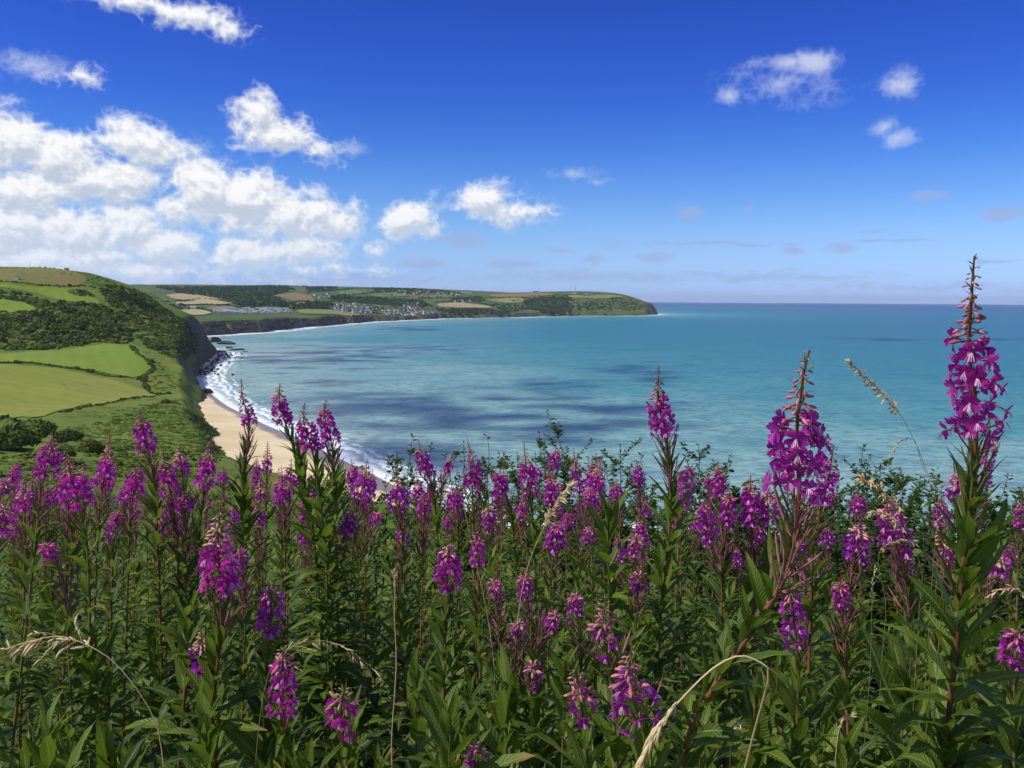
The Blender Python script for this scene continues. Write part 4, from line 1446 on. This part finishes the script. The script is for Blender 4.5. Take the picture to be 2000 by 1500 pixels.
        part('leaf', pool[int(rg.integers(len(pool)))], root, M)
    low0 = vis - .12
    if total - low0 > .1:
        mb = MB()
        for k in range(int(min(46, (total - low0) / .016))):
            s = low0 + (total - low0) * rg.uniform(0, .95)
            x, t = radial(s, R(rg.normal() * 16 - 4))
            L_ = leafL * rg.uniform(.8, 1.25)
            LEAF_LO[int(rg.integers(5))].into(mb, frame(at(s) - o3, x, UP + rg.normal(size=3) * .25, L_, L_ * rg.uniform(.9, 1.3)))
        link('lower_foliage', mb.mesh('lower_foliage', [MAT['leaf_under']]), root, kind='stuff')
    return root


GROUND = 'fireweed flowering on the slope'
HERO = [
    dict(px=[(1903, 500), (1896, 600), (1893, 690), (1906, 800), (1902, 930), (1880, 1120), (1865, 1300), (1850, 1490)], d=1.0, fl=(690, 905), width=132, hero=2, nf=34, stem='stem_red', leafL=.125, pods=.7, label='tallest fireweed spike, reaching above the sea horizon beside the picture edge'),
    dict(px=[(1581, 684), (1568, 740), (1556, 850), (1560, 980), (1535, 1120), (1470, 1230), (1390, 1350), (1330, 1500)], d=.92, fl=(852, 1010), width=158, hero=2, nf=29, stem='stem_red', leafL=.10, pods=.9, label='large fireweed spike with broad magenta flowers on a leaning reddish stem'),
    dict(px=[(1287, 716), (1286, 780), (1300, 860), (1310, 950), (1306, 1060), (1290, 1200)], d=1.75, fl=(792, 868), width=66, hero=1, nf=24, pods=.8, label='tall slim fireweed spike rising alone over the sea at centre right'),
    dict(px=[(547, 750), (546, 790), (565, 850), (590, 930), (610, 1030), (625, 1200)], d=2.2, fl=(787, 840), width=46, hero=1, nf=22, pods=.1, label='leftmost of the three tall leafy spikes standing against the surf'),
    dict(px=[(595, 788), (594, 830), (610, 880), (622, 960), (635, 1060), (640, 1200)], d=2.15, fl=(842, 895), width=52, hero=1, nf=24, pods=.1, label='middle of the three tall leafy spikes standing against the surf'),
    dict(px=[(637, 782), (634, 815), (648, 870), (652, 940), (655, 1060), (660, 1200)], d=2.3, fl=(820, 880), width=46, hero=1, nf=24, pods=.5, label='rightmost of the three tall leafy spikes standing against the surf'),
    dict(px=[(471, 740), (474, 780), (487, 820), (482, 880), (476, 960), (480, 1100)], d=2.35, fl=(812, 845), width=36, hero=1, nf=12, pods=1.0, label='thin fireweed with bare bud tip and few flowers over the sand'),
    dict(px=[(432, 975), (425, 1070), (436, 1180), (425, 1300), (412, 1420), (420, 1500)], d=1.3, fl=(1085, 1190), width=92, hero=2, nf=26, bud='bud_pale', pods=.5, stem='stem_red', label='broad purple spike with pale buds in the lower left thicket'),
    dict(px=[(523, 1138), (530, 1180), (525, 1260), (520, 1380)], d=1.32, fl=(1178, 1262), width=66, hero=1, nf=20, pods=.2, label='rounded magenta spike right of the broad purple one'),
    dict(px=[(553, 1262), (552, 1320), (555, 1430), (560, 1500)], d=1.12, fl=(1325, 1440), width=70, hero=2, nf=24, pods=.1, label='long purple spike at the bottom, left of centre'),
    dict(px=[(672, 1345), (666, 1395), (672, 1460), (680, 1500)], d=1.05, fl=(1395, 1462), width=88, hero=2, nf=11, pods=.1, bud='bud_tip', label='open ring of violet flowers at the bottom edge'),
    dict(px=[(1183, 1168), (1178, 1230), (1190, 1310), (1200, 1420)], d=1.0, fl=(1262, 1320), width=78, hero=1, nf=4, pods=.2, label='pink bud spike with one violet bloom in the lower middle'),
    dict(px=[(1235, 1262), (1228, 1330), (1245, 1400), (1265, 1500)], d=.86, fl=(1375, 1480), width=115, hero=2, nf=12, pods=.1, label='pink bud spike with large violet blooms beside the bent straw grass'),
    dict(px=[(1120, 1300), (1132, 1350), (1140, 1420), (1150, 1500)], d=.92, fl=(1400, 1450), width=76, hero=1, nf=6, pods=.1, label='pink bud spike left of the bent straw grass'),
    dict(px=[(878, 1050), (876, 1090), (872, 1170), (868, 1300)], d=1.65, fl=(1092, 1162), width=62, hero=1, nf=26, bud='bud_pale', pods=.2, label='full magenta spike with pale tip at mid height, just left of centre'),
    dict(px=[(1540, 1130), (1548, 1190), (1560, 1310), (1556, 1450)], d=1.25, fl=(1185, 1310), width=62, hero=1, nf=20, pods=.1, label='drooping violet spike below the large leaning one'),
    dict(px=[(392, 1225), (398, 1290), (405, 1380), (410, 1500)], d=1.4, fl=(1280, 1375), width=72, hero=1, nf=10, bud='bud_pale', pods=.7, stem='stem_red', label='half faded spike with sparse blooms under the broad purple one'),
    dict(px=[(940, 1452), (932, 1490), (930, 1530)], d=1.15, fl=(1484, 1530), width=60, hero=1, nf=6, pods=0, bud='bud_pale', leaves=16, label='pale bud tip cut by the bottom edge near the centre'),
    dict(px=[(1040, 1300), (1042, 1322), (1045, 1400)], d=1.55, fl=(1316, 1354), width=50, hero=1, nf=12, pods=0, bud='bud_pale', label='small magenta tuft low in the centre'),
    dict(px=[(1990, 1225), (1986, 1270), (1980, 1400)], d=1.2, fl=(1262, 1325), width=70, hero=1, nf=16, pods=.2, label='magenta spike cut by the right picture edge'),
]
for i, h in enumerate(HERO):
    fireweed(seed=i + 1, **h)

# (tip x, tip y, flowers from, to, width, distance, label)
MID = [
    (272, 800, 836, 895, 46, 2.3, 'tall bright spike in front of the bracken slope'),
    (104, 842, 890, 950, 60, 2.0, 'upper spike of the big purple clump at far left'),
    (128, 868, 940, 1000, 70, 1.9, 'lower wide spike of the big purple clump at far left'),
    (165, 905, 955, 990, 50, 2.1, 'side spike on the right of the big purple clump'),
    (215, 842, 912, 962, 46, 2.5, 'small spike between the purple clump and the tall bright spike'),
    (350, 868, 902, 935, 40, 2.5, 'upper spike of the pair left of the beach'),
    (318, 878, 925, 975, 46, 2.3, 'lower spike of the pair left of the beach'),
    (268, 905, 935, 985, 46, 2.4, 'faded spike under the tall bright spike'),
    (414, 848, 908, 965, 44, 2.4, 'spike leaning at the edge of the beach'),
    (523, 862, 904, 930, 26, 3.2, 'tiny spike silhouetted on the sand'),
    (550, 912, 962, 985, 50, 2.7, 'low bloom at the foot of the sand'),
    (510, 925, 970, 990, 30, 2.8, 'small round bloom left of the sand'),
    (50, 930, 985, 1012, 48, 2.1, 'low spike left of the big purple clump'),
    (12, 940, 952, 975, 40, 2.2, 'bloom at the extreme left edge under the bushes'),
    (12, 985, 1010, 1050, 60, 1.8, 'lower bloom at the extreme left edge'),
    (85, 1060, 1075, 1105, 40, 1.8, 'isolated bloom under the left clump'),
    (232, 1000, 1015, 1035, 30, 2.3, 'small bloom in the dim middle left'),
    (360, 960, 980, 1010, 40, 2.3, 'bloom low between the pair and the leaning spike'),
    (718, 897, 938, 985, 50, 2.7, 'wide spike at the end of the surf line'),
    (772, 905, 962, 1005, 56, 2.5, 'broad spike just right of the surf line'),
    (816, 858, 892, 940, 40, 2.9, 'dense spike against the blue water left of centre'),
    (886, 880, 910, 935, 26, 3.2, 'thin tip spike against the water'),
    (912, 858, 905, 940, 32, 3.2, 'spike just right of the thin tip spike'),
    (965, 918, 935, 972, 34, 2.9, 'rounded spike before the dark thorn twigs'),
    (1023, 862, 914, 970, 42, 2.8, 'tall spike with brown tip in the centre of the row'),
    (1086, 875, 890, 922, 30, 3.1, 'spike under the tallest thorn shoot'),
    (1120, 876, 925, 975, 32, 2.9, 'spike behind the straw grass head'),
    (1164, 884, 935, 965, 30, 3.0, 'left of the twin pointed spikes'),
    (1176, 888, 942, 990, 42, 2.7, 'right of the twin pointed spikes'),
    (1152, 950, 968, 1000, 34, 2.5, 'low spike beneath the twin pointed spikes'),
    (892, 945, 972, 1000, 34, 2.8, 'second-row spike below the water line'),
    (745, 1000, 1012, 1040, 30, 2.5, 'small second-row bloom left of centre'),
    (690, 1000, 1015, 1060, 40, 2.3, 'faded bloom under the three tall spikes'),
    (625, 990, 1005, 1040, 30, 2.4, 'bloom hidden among the leaves of the three tall spikes'),
    (954, 988, 1006, 1040, 34, 2.5, 'spike crossed by the straight straw stalk'),
    (932, 1022, 1068, 1118, 38, 2.1, 'purple spike just behind the straight straw stalk'),
    (1090, 1022, 1036, 1090, 48, 2.1, 'double-headed spike right of the straw stem'),
    (1022, 1112, 1142, 1190, 38, 1.85, 'spike over the foot of the straw stem'),
    (965, 1130, 1150, 1182, 36, 1.9, 'small tuft right of the full magenta spike'),
    (1155, 1030, 1040, 1075, 34, 2.3, 'bloom beside the fresh green shoot'),
    (1243, 1045, 1062, 1105, 44, 2.0, 'bloom below the slim centre-right spike'),
    (1252, 1120, 1138, 1165, 50, 1.8, 'violet bloom partly hidden by leaves right of centre'),
    (1122, 1158, 1172, 1222, 42, 1.7, 'deep purple knob in the lower centre'),
    (1088, 1195, 1212, 1240, 32, 1.7, 'little bloom left of the deep purple knob'),
    (1014, 1215, 1228, 1256, 34, 1.65, 'little star-like bloom in the lower centre'),
    (1345, 905, 925, 1000, 40, 2.4, 'spike half hidden behind the slim centre-right one'),
    (1372, 980, 1000, 1080, 46, 2.1, 'spike low to the right of the slim centre-right one'),
    (1425, 960, 982, 1040, 44, 2.0, 'left spike of the clump before the leaning large one'),
    (1466, 930, 968, 1040, 56, 1.8, 'right spike of the clump before the leaning large one'),
    (1628, 870, 930, 1005, 52, 1.6, 'spike peeping out behind the leaning large one'),
    (1500, 955, 985, 1030, 46, 1.8, 'bloom tucked under the leaning large one'),
    (1680, 1018, 1052, 1112, 60, 1.6, 'spike with pale buds between the two largest'),
    (1732, 985, 1005, 1098, 72, 1.5, 'wide spike visited by the bee'),
    (1640, 1130, 1160, 1212, 40, 1.5, 'small faded spike below the pale budded one'),
    (1862, 905, 960, 1000, 60, 1.7, 'bloom behind the stem of the tallest spike'),
    (1935, 850, 880, 960, 44, 1.9, 'bloom right of the stem of the tallest spike'),
    (1828, 985, 1100, 1125, 34, 1.6, 'tiny bloom left of the thick red stem'),
    (1962, 1085, 1108, 1135, 46, 1.7, 'low bloom right of the thick red stem'),
    (470, 1075, 1088, 1120, 36, 1.9, 'dim bloom beside the broad purple spike'),
    (1590, 1085, 1105, 1140, 36, 1.7, 'dim bloom among leaves below the leaning large one'),
]
for i, (x, y, f0, f1, w, d, lab) in enumerate(MID):
    rg = random.Random(i)
    ln = rg.uniform(-50, 50)
    fireweed([(x, y), (x + ln * .25, (y + f1) / 2), (x + ln * .7, f1 + 20), (x + ln, f1 + 130)], d, (f0, f1), w, lab, group=GROUND, seed=100 + i,
             bud=rg.choice(['bud', 'bud', 'bud_pale']), pods=rg.choice([.5, .8, 1.0]), stem=rg.choice(['stem', 'stem_red']), leaves=42, leafL=rg.uniform(.075, .105))

# the crowded back rows
BACK = []
rgb = random.Random(99)
for k in range(96):
    x = (20 + (k * 58.7 + rgb.uniform(-20, 20)) % 1980) if k < 34 else 15 + ((k - 34) * 47.3 + rgb.uniform(-15, 15)) % (1250 if k < 62 else 1400)
    d = rgb.uniform(2.6, 4.6)
    f0 = rgb.uniform(955, 1075) + (25 if x > 1300 else 0) if k < 34 else (rgb.uniform(915, 1000) if k < 62 else rgb.uniform(930, 1045))
    BACK.append((x, f0 - rgb.uniform(25, 50) * 2.6 / d, f0, f0 + rgb.uniform(60, 130) / d, rgb.uniform(95, 125) / d, d))
for i, (x, y, f0, f1, w, d) in enumerate(BACK):
    zone = 'under the bracken slope at left' if x < 480 else ('below the beach and surf' if x < 850 else ('in front of the centre blackthorns' if x < 1400 else 'around the two largest spikes'))
    ln = rgb.uniform(-10, 10)
    fireweed([(x, y), (x + ln * .4, (y + f1) / 2), (x + ln, f1 + 60)], d, (f0, f1), w, 'small distant magenta spike crowded ' + zone, group='small crowded spikes ' + zone, seed=700 + i,
             pods=1.0, leaves=22, leafL=.085, stem='stem_red')

# leafy shoots without flowers
SHOOT_AREAS = [('left', 0, 520), ('left middle', 520, 1000), ('right middle', 1000, 1500), ('right', 1500, 2000)]
rg = np.random.default_rng(5)
SHOOTS = []
for (nm_, x0, x1) in SHOOT_AREAS:
    for k in range(24):
        d = float(np.interp((k + .5) / 24, [0, .45, 1], [1.0, 1.9, 4.6]))
        px = x0 + (x1 - x0) * ((k * .618034 + .13) % 1)
        X_, Y_, _ = P(px, 900, d)
        hgt = rg.uniform(.92, 1.2) * (1.02 if d < 1.4 else 1)
        tip = np.array([X_, Y_, zg(X_, Y_) + hgt])
        # back to a photo row for the shared builder
        v = CR.T @ (tip - [0, 0, CAM_Z]); ty = 750 - v[1] / -v[2] * FPX; tx = 1000 + v[0] / -v[2] * FPX
        SHOOTS.append((tx, ty, d, nm_))
for i, (tx, ty, d, nm_) in enumerate(SHOOTS):
    ln = rg.uniform(-25, 25)
    fireweed([(tx, ty), (tx + ln * .4, ty + 120 / d), (tx + ln, ty + 260 / d)], d, None, 0, 'leafy flowerless shoot in the %s row of the thicket, picture %s' % ('front' if d < 1.5 else ('middle' if d < 2.6 else 'back'), nm_),
             group='leafy shoots in the %s row, %s' % ('front' if d < 1.5 else ('middle' if d < 2.6 else 'back'), nm_), seed=300 + i, name='leafy_shoot', leaves=36, leafL=rg.uniform(.115, .155), stem='stem' if i % 3 else 'stem_red')
fireweed([(1185, 990), (1188, 1060), (1190, 1200)], 1.9, None, 0, 'fresh bright green shoot with upright leaves right of centre', seed=900, name='leafy_shoot', leaves=38, leafL=.13)

# ------------------------------------------------------------------ undergrowth (nobody could count its leaves)
rg = np.random.default_rng(15)
ug = MB()
N = 27000
dd = .75 * (11.0 / .75) ** rg.uniform(0, 1, N) ** .72
uu = rg.uniform(-.72, .72, N)
gx = uu * dd; gy = dd
gz = np.where(gy > 7, H_near(gx, gy), near_slope(gx, gy))
top = .80 + .25 * fbm(gx * 1.3, gy * 1.3, 3, 71) + .45 * sstep(gy, 3.0, 7.0)
keep = rg.uniform(size=N) < np.interp(gy, [.7, 2.2, 4.5], [.24, .46, 1.0]) * np.where(uu < -.1, .7, 1.1)
gx, gy, gz, top = gx[keep], gy[keep], gz[keep], top[keep]; N = len(gx)
hh = top * rg.uniform(.12, 1.0, N) ** np.where(gy > 4, .45, .7)
for x, y, z, h_ in zip(gx, gy, gz, hh):
    a = rg.uniform(0, 6.28); e = R(rg.normal() * 22 + 8)
    X_ = np.array([math.cos(a) * math.cos(e), math.sin(a) * math.cos(e), math.sin(e)])
    L_ = rg.uniform(.07, .14) * (1 + .04 * max(0, y - 4))
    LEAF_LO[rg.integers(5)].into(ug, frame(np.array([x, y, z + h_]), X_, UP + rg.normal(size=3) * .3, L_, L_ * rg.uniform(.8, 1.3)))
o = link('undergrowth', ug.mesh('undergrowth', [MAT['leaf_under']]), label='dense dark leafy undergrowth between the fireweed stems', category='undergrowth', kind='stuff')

# ------------------------------------------------------------------ blackthorn behind the flowers
def thorn_leaf():
    t = Tmpl('leaf', [MAT['thorn_leaf']])
    V = [(0, 0, 0), (.35, -.24, .06), (.35, .24, .06), (.75, -.2, .05), (.75, .2, .05), (1, 0, -.02), (.35, 0, 0), (.75, 0, -.01)]
    U = [(.5, 0), (0, .35), (1, .35), (0, .75), (1, .75), (.5, 1), (.5, .35), (.5, .75)]
    t.mb.add(V, [np.array([[0, 1, 6], [0, 6, 2], [3, 5, 7], [7, 5, 4]]), np.array([[1, 3, 7, 6], [6, 7, 4, 2]])], 0, U)
    return t


TL = thorn_leaf()


def blackthorn(tips, d, label, seed, dens=1.0, group='blackthorn bushes behind the flowers'):
    """tips: photo points that the highest shoots reach"""
    rg = np.random.default_rng(seed)
    T_ = [P(a, b_, d + rg.uniform(-.5, .5)) for a, b_ in tips]
    cx = np.mean([t[0] for t in T_]); cy_ = d + .2
    gz0 = zg(cx, cy_)
    root = thing('blackthorn_bush', label, 'bush', (cx, cy_, gz0), group)
    o3 = np.array([cx, cy_, gz0])
    br = MB(); fo = MB()
    def leafy(path, r, n_):
        for k in range(n_):
            f = rg.uniform(.12, 1)
            i = min(len(path) - 2, int(f * (len(path) - 1)))
            p = path[i] + (path[i + 1] - path[i]) * rg.uniform()
            a = rg.uniform(0, 6.28); x = np.array([math.cos(a), math.sin(a), rg.uniform(-.2, .9)])
            L_ = rg.uniform(.020, .042)
            TL.into(fo, frame(p + x * .004, x, UP + rg.normal(size=3) * .5, L_))
    mains = list(T_)
    for t in T_:
        for _ in range(int(3 * dens)):
            mains.append(t + np.array([rg.normal() * .18, rg.normal() * .3, -abs(rg.normal()) * .28 - .08]))
    for t in mains:
        b0 = o3 + np.array([(t[0] - cx) * .45 + rg.normal() * .05, rg.normal() * .15, -.05])
        mid = b0 + (t - b0) * .55 + np.array([rg.normal() * .07, rg.normal() * .07, 0])
        path = catmull([b0, mid, t], 14) - o3
        path[1:-1] += rg.normal(size=(12, 3)) * .008
        br.add(*tube(path, np.linspace(.010, .0016, 14), 4)[:2])
        leafy(path[5:], 0, int(64 * dens))
        for _ in range(7):
            i = rg.integers(4, 13); a = rg.uniform(0, 6.28)
            L_ = rg.uniform(.08, .28)
            e = path[i] + np.array([math.cos(a) * .7, math.sin(a) * .7, rg.uniform(.2, .9)]) * L_
            p2 = catmull([path[i], (path[i] + e) / 2 + rg.normal(size=3) * .015, e], 6)
            br.add(*tube(p2, np.linspace(.004, .0012, 6), 3)[:2])
            leafy(p2, 0, int(30 * dens))
    link('twig', br.mesh('twig', [MAT['twig']]), root)
    link('foliage', fo.mesh('foliage', [MAT['thorn_leaf']]), root)


BT = [
    ([(806, 852), (842, 866), (868, 888)], 6.0, 'blackthorn rising behind the dense spike left of centre'),
    ([(905, 862), (952, 852), (985, 880)], 6.2, 'blackthorn with a dark arching twig over the water'),
    ([(1010, 880), (1060, 870), (1090, 822)], 5.6, 'blackthorn with the tallest upright shoot over the water'),
    ([(1130, 885), (1150, 892), (1105, 890)], 6.0, 'blackthorn behind the twin pointed spikes'),
    ([(1212, 868), (1255, 884), (1235, 900)], 6.0, 'blackthorn left of the slim centre-right spike'),
    ([(1365, 868), (1425, 888), (1395, 900), (1352, 905)], 5.6, 'bushy blackthorn right of the slim centre-right spike'),
    ([(1700, 888), (1720, 905), (1690, 915)], 5.2, 'blackthorn right of the large leaning spike'),
    ([(1760, 918), (1800, 925), (1830, 930)], 5.4, 'blackthorn behind the tall pale grass'),
    ([(1970, 925), (1995, 950), (2030, 940)], 5.2, 'blackthorn at the picture edge behind the tallest spike'),
    ([(720, 905), (690, 925), (755, 925)], 6.5, 'blackthorn at the end of the surf line'),
    ([(640, 945), (660, 930), (680, 950)], 7.0, 'low blackthorn in front of the sand'),
    ([(1500, 935), (1540, 940), (1470, 945), (1440, 950)], 5.6, 'blackthorn hidden behind the large leaning spike'),
    ([(1600, 930), (1640, 935)], 5.6, 'blackthorn between the large leaning spike and the pale grass'),
    ([(1680, 950), (1740, 945), (1790, 955), (1840, 950)], 4.6, 'leafy blackthorn low behind the pale grass heads'),
    ([(1880, 960), (1930, 955), (1990, 965), (2040, 955)], 4.4, 'leafy blackthorn low behind the tallest spike'),
    ([(1540, 965), (1590, 960), (1640, 965)], 4.8, 'leafy blackthorn low behind the large leaning spike'),
    ([(1330, 950), (1390, 945), (1440, 955)], 4.9, 'leafy blackthorn low right of the slim centre-right spike'),
    ([(20, 925), (80, 935), (140, 930)], 8.5, 'low brown-green blackthorn at far left under the hawthorns'),
    ([(190, 925), (250, 935), (310, 925)], 8.0, 'low brown-green blackthorn below the bracken slope'),
    ([(340, 930), (390, 925), (440, 940)], 8.0, 'low blackthorn beside the cliff edge left of the sand'),
]
for i, (tips, d, lab) in enumerate(BT):
    blackthorn(tips, d, lab, 40 + i, 1.7 if d < 5.5 and ' low ' in lab else 1.15)

# ------------------------------------------------------------------ grasses gone to straw
def spikelet():
    t = Tmpl('spikelet', [MAT['straw']])
    t.mb.add(*tube([(0, 0, 0), (.25, 0, .02), (.6, 0, .01), (1.0, 0, -.03)], [.02, .10, .085, .008], 5)[:2])
    return t


SP = spikelet()


def straw_grass(px, d, label, head=.35, size=.011, n_=60, side=.6, thick=.0012, stemm='straw', branch=0.0, name='straw_grass', back=.08):
    """px runs from the tip of the seed head down the stalk"""
    rg = np.random.default_rng(int(px[0][0] + px[0][1]))
    pts = [P(a, b_, d) for a, b_ in px]
    last = pts[-1]; g0 = zg(last[0], last[1])
    if last[2] - g0 > .08:
        foot = np.array([last[0] + np.clip(last[0] - pts[-2][0], -.05, .05), last[1] + back, g0 - .05])
        n_s = max(2, int(np.linalg.norm(foot - last) / .07))
        pts += [last + (foot - last) * (k + 1) / n_s for k in range(n_s)]
    path = catmull(pts, 60)
    root = thing(name, label, 'grass stalk', tuple(path[-1])); o3 = path[-1]
    cs = np.concatenate([[0], np.cumsum(np.linalg.norm(np.diff(path, axis=0), axis=1))])
    pix = [P(a, b_, d) for a, b_ in px]
    vis = sum(np.linalg.norm(pix[i + 1] - pix[i]) for i in range(len(pix) - 1))
    st = MB(); st.add(*tube(path - o3, np.interp(cs, [0, cs[-1]], [thick * .5, thick * 1.4]), 5)[:2])
    link('stalk', st.mesh('stalk', [MAT[stemm]]), root)
    hd = MB()
    L = vis * head
    for k in range(n_):
        f = (k + .5) / n_
        s = L * f
        p = np.array([np.interp(s, cs, path[:, j]) for j in range(3)])
        q = np.array([np.interp(max(s - .01, 0), cs, path[:, j]) for j in range(3)])
        q2 = np.array([np.interp(s + .01, cs, path[:, j]) for j in range(3)])
        t = q - q2; t /= np.linalg.norm(t)
        o_ = rg.normal(size=3) * side + t * 1.2 + np.array([0, 0, -.25])
        if branch > 0:
            bl = branch * rg.uniform(.3, 1) * (.3 + f)
            e = p + (o_ / np.linalg.norm(o_)) * bl + np.array([0, 0, -.3 * bl])
            hd.add(*tube(np.array([p, (p + e) / 2 + [0, 0, .1 * bl], e]) - o3, .0004, 3)[:2])
            for w_ in range(3):
                pp = p + (e - p) * (.45 + .27 * w_)
                SP.into(hd, frame(pp - o3, (e - p) + rg.normal(size=3) * bl * .25, UP, size * rg.uniform(.7, 1.2)))
        else:
            SP.into(hd, frame(p - o3 + rg.normal(size=3) * .0008, o_, UP, size * rg.uniform(.7, 1.25) * (.55 + .45 * math.sin(math.pi * min(1, f * 1.1 + .1)))))
    link('seed_head', hd.mesh('seed_head', [MAT['straw']]), root)
    return root


straw_grass([(1660, 706), (1700, 745), (1740, 785), (1760, 812), (1790, 870), (1810, 920), (1850, 1000)], 1.15, 'tall pale grass head arching over the sea between the two largest spikes', .40, .008, 50, .4, .0007, 'straw_green', branch=.006)
straw_grass([(1738, 885), (1760, 862), (1785, 858), (1800, 905), (1830, 990)], 1.17, 'small drooping side head of pale grass under the tall one', .28, .009, 14, .5, .0006, 'straw_green')
straw_grass([(1680, 932), (1720, 955), (1760, 990), (1790, 1030), (1830, 1090)], 1.2, 'straw grass head leaning left of the tallest stem', .45, .010, 44, .6, .0007, 'straw_green', branch=.010)
straw_grass([(1245, 1505), (1290, 1415), (1350, 1345), (1400, 1300), (1445, 1281), (1480, 1292), (1502, 1316)], .75, 'bent straw grass bowing to the bottom edge right of centre', .42, .018, 110, .22, .0016, back=.75)
straw_grass([(-10, 1275), (50, 1255), (110, 1243), (160, 1255), (230, 1300), (300, 1400), (320, 1500)], 1.15, 'drooping straw grass at the left edge', .42, .016, 26, .5, .0011, branch=.045)
straw_grass([(745, 1325), (710, 1290), (660, 1258), (610, 1252), (560, 1270), (520, 1330), (500, 1480)], 1.2, 'thin oat-like grass arching over the dark hollow', .55, .011, 14, .5, .0007, 'straw_green', branch=.030)
straw_grass([(1116, 944), (1085, 985), (1060, 1035), (1040, 1080), (1020, 1150), (1005, 1260)], 1.75, 'straw grass head slanting across the centre spikes', .30, .014, 60, .35, .0011, branch=.012)
straw_grass([(905, 975), (912, 1020), (930, 1100), (950, 1190), (965, 1300)], 1.75, 'straight straw stalk slanting in the centre', .08, .008, 6, .3, .0009)
straw_grass([(769, 1118), (772, 1150), (770, 1200), (774, 1300), (765, 1440)], 1.3, 'upright stalk with a short pale ear left of centre', .10, .012, 24, .3, .0013)
straw_grass([(1700, 1000), (1735, 1005), (1765, 1035), (1800, 1110)], 1.3, 'pale grass plume beside the bee', .5, .010, 32, .6, .0007, 'straw_green', branch=.012)
straw_grass([(1790, 1062), (1760, 1055), (1735, 1062), (1715, 1090), (1730, 1180)], 1.35, 'small pale grass head arching right of the bee', .45, .010, 22, .5, .0007, 'straw_green')
straw_grass([(1708, 1105), (1703, 1180), (1700, 1300)], 1.35, 'pale grass stalk standing below the pale budded spike', .4, .009, 20, .5, .0007, 'straw_green')
straw_grass([(1930, 1165), (1960, 1150), (2000, 1160), (2030, 1250)], 1.2, 'pale grass head at the right edge', .6, .012, 22, .5, .0009)
straw_grass([(1450, 1410), (1430, 1430), (1425, 1500)], 1.05, 'short pale ear close to the bent straw grass', .35, .010, 18, .5, .001)
straw_grass([(1665, 1395), (1640, 1420), (1630, 1500)], 1.1, 'small dry ear at the bottom right', .35, .010, 18, .5, .001)

# ------------------------------------------------------------------ bumblebee
bp = P(1728, 1078, 1.42)
bee = thing('bumblebee', 'dark bumblebee with yellow band on the wide spike between the two largest', 'bee', tuple(bp))
MAT['bee_black'] = simple('bee_black', (.012, .010, .010), .95, .1, .2, 300)
MAT['bee_yellow'] = simple('bee_yellow', (.45, .28, .03), .95, .1, .2, 300)
MAT['bee_white'] = simple('bee_white', (.7, .66, .58), .95, .1, .1, 300)
MAT['wing'] = simple('wing', (.20, .17, .14), .3, .4, .1, 100, .6)
def lathe_x(prof, sides=10):
    return tube([(a, 0, b_) for a, b_, _ in prof], [c for *_, c in prof], sides)[:2]
b = MB()
V, F = lathe_x([(-.011, -.0015, .0008), (-.0095, -.001, .0035), (-.006, 0, .0056), (-.002, 0, .0058), (.001, 0, .0046), (.003, 0, .0050), (.006, .0004, .0052), (.009, 0, .0036), (.0105, -.0005, .0008)], 12)
mi = np.repeat([2, 0, 0, 0, 1, 0, 1, 0], 12)
b.add(V, F, mi)
link('body', b.mesh('body', [MAT['bee_black'], MAT['bee_yellow'], MAT['bee_white']]), bee)
b = MB(); V, F = lathe_x([(.009, -.001, .0008), (.0105, -.001, .0026), (.0125, -.0015, .0026), (.0142, -.002, .0006)], 8); b.add(V, F)
link('head', b.mesh('head', [MAT['bee_black']]), bee)
for s in (-1, 1):
    b = MB(); b.add([(.004, s * .002, .0045), (.001, s * .009, .008), (-.005, s * .0145, .009), (-.009, s * .012, .0075), (-.004, s * .005, .006)], [[0, 1, 2, 3, 4]])
    link('wing', b.mesh('wing', [MAT['wing']]), bee)
    for k in range(3):
        b = MB(); x0 = .006 - .004 * k
        b.add(*tube([(x0, s * .003, -.003), (x0 + .001, s * .007, -.004), (x0 - .001, s * .009, -.009)], .0005, 4)[:2])
        link('leg', b.mesh('leg', [MAT['bee_black']]), bee)
bee.rotation_euler = (R(10), R(-15), R(200))

# ------------------------------------------------------------------ sea air
m, n = mat('sea_air')
vol = n.node('ShaderNodeVolumePrincipled')
vol.inputs['Color'].default_value = C(.80, .88, 1.0)
vol.inputs['Density'].default_value = HAZE
vol.inputs['Anisotropy'].default_value = .2
o = n.node('ShaderNodeOutputMaterial'); n.l.new(vol.outputs[0], o.inputs['Volume'])
hb = MB()
V = [(x, y, z) for z in (-4.0, 260.0) for y in (-4000, 40000) for x in (-40000, 40000)]
hb.add(V, [[0, 2, 3, 1], [4, 5, 7, 6], [0, 1, 5, 4], [2, 6, 7, 3], [0, 4, 6, 2], [1, 3, 7, 5]])
link('haze', hb.mesh('haze', [m], False), label='thin blue sea air over the bay', category='haze', kind='stuff')
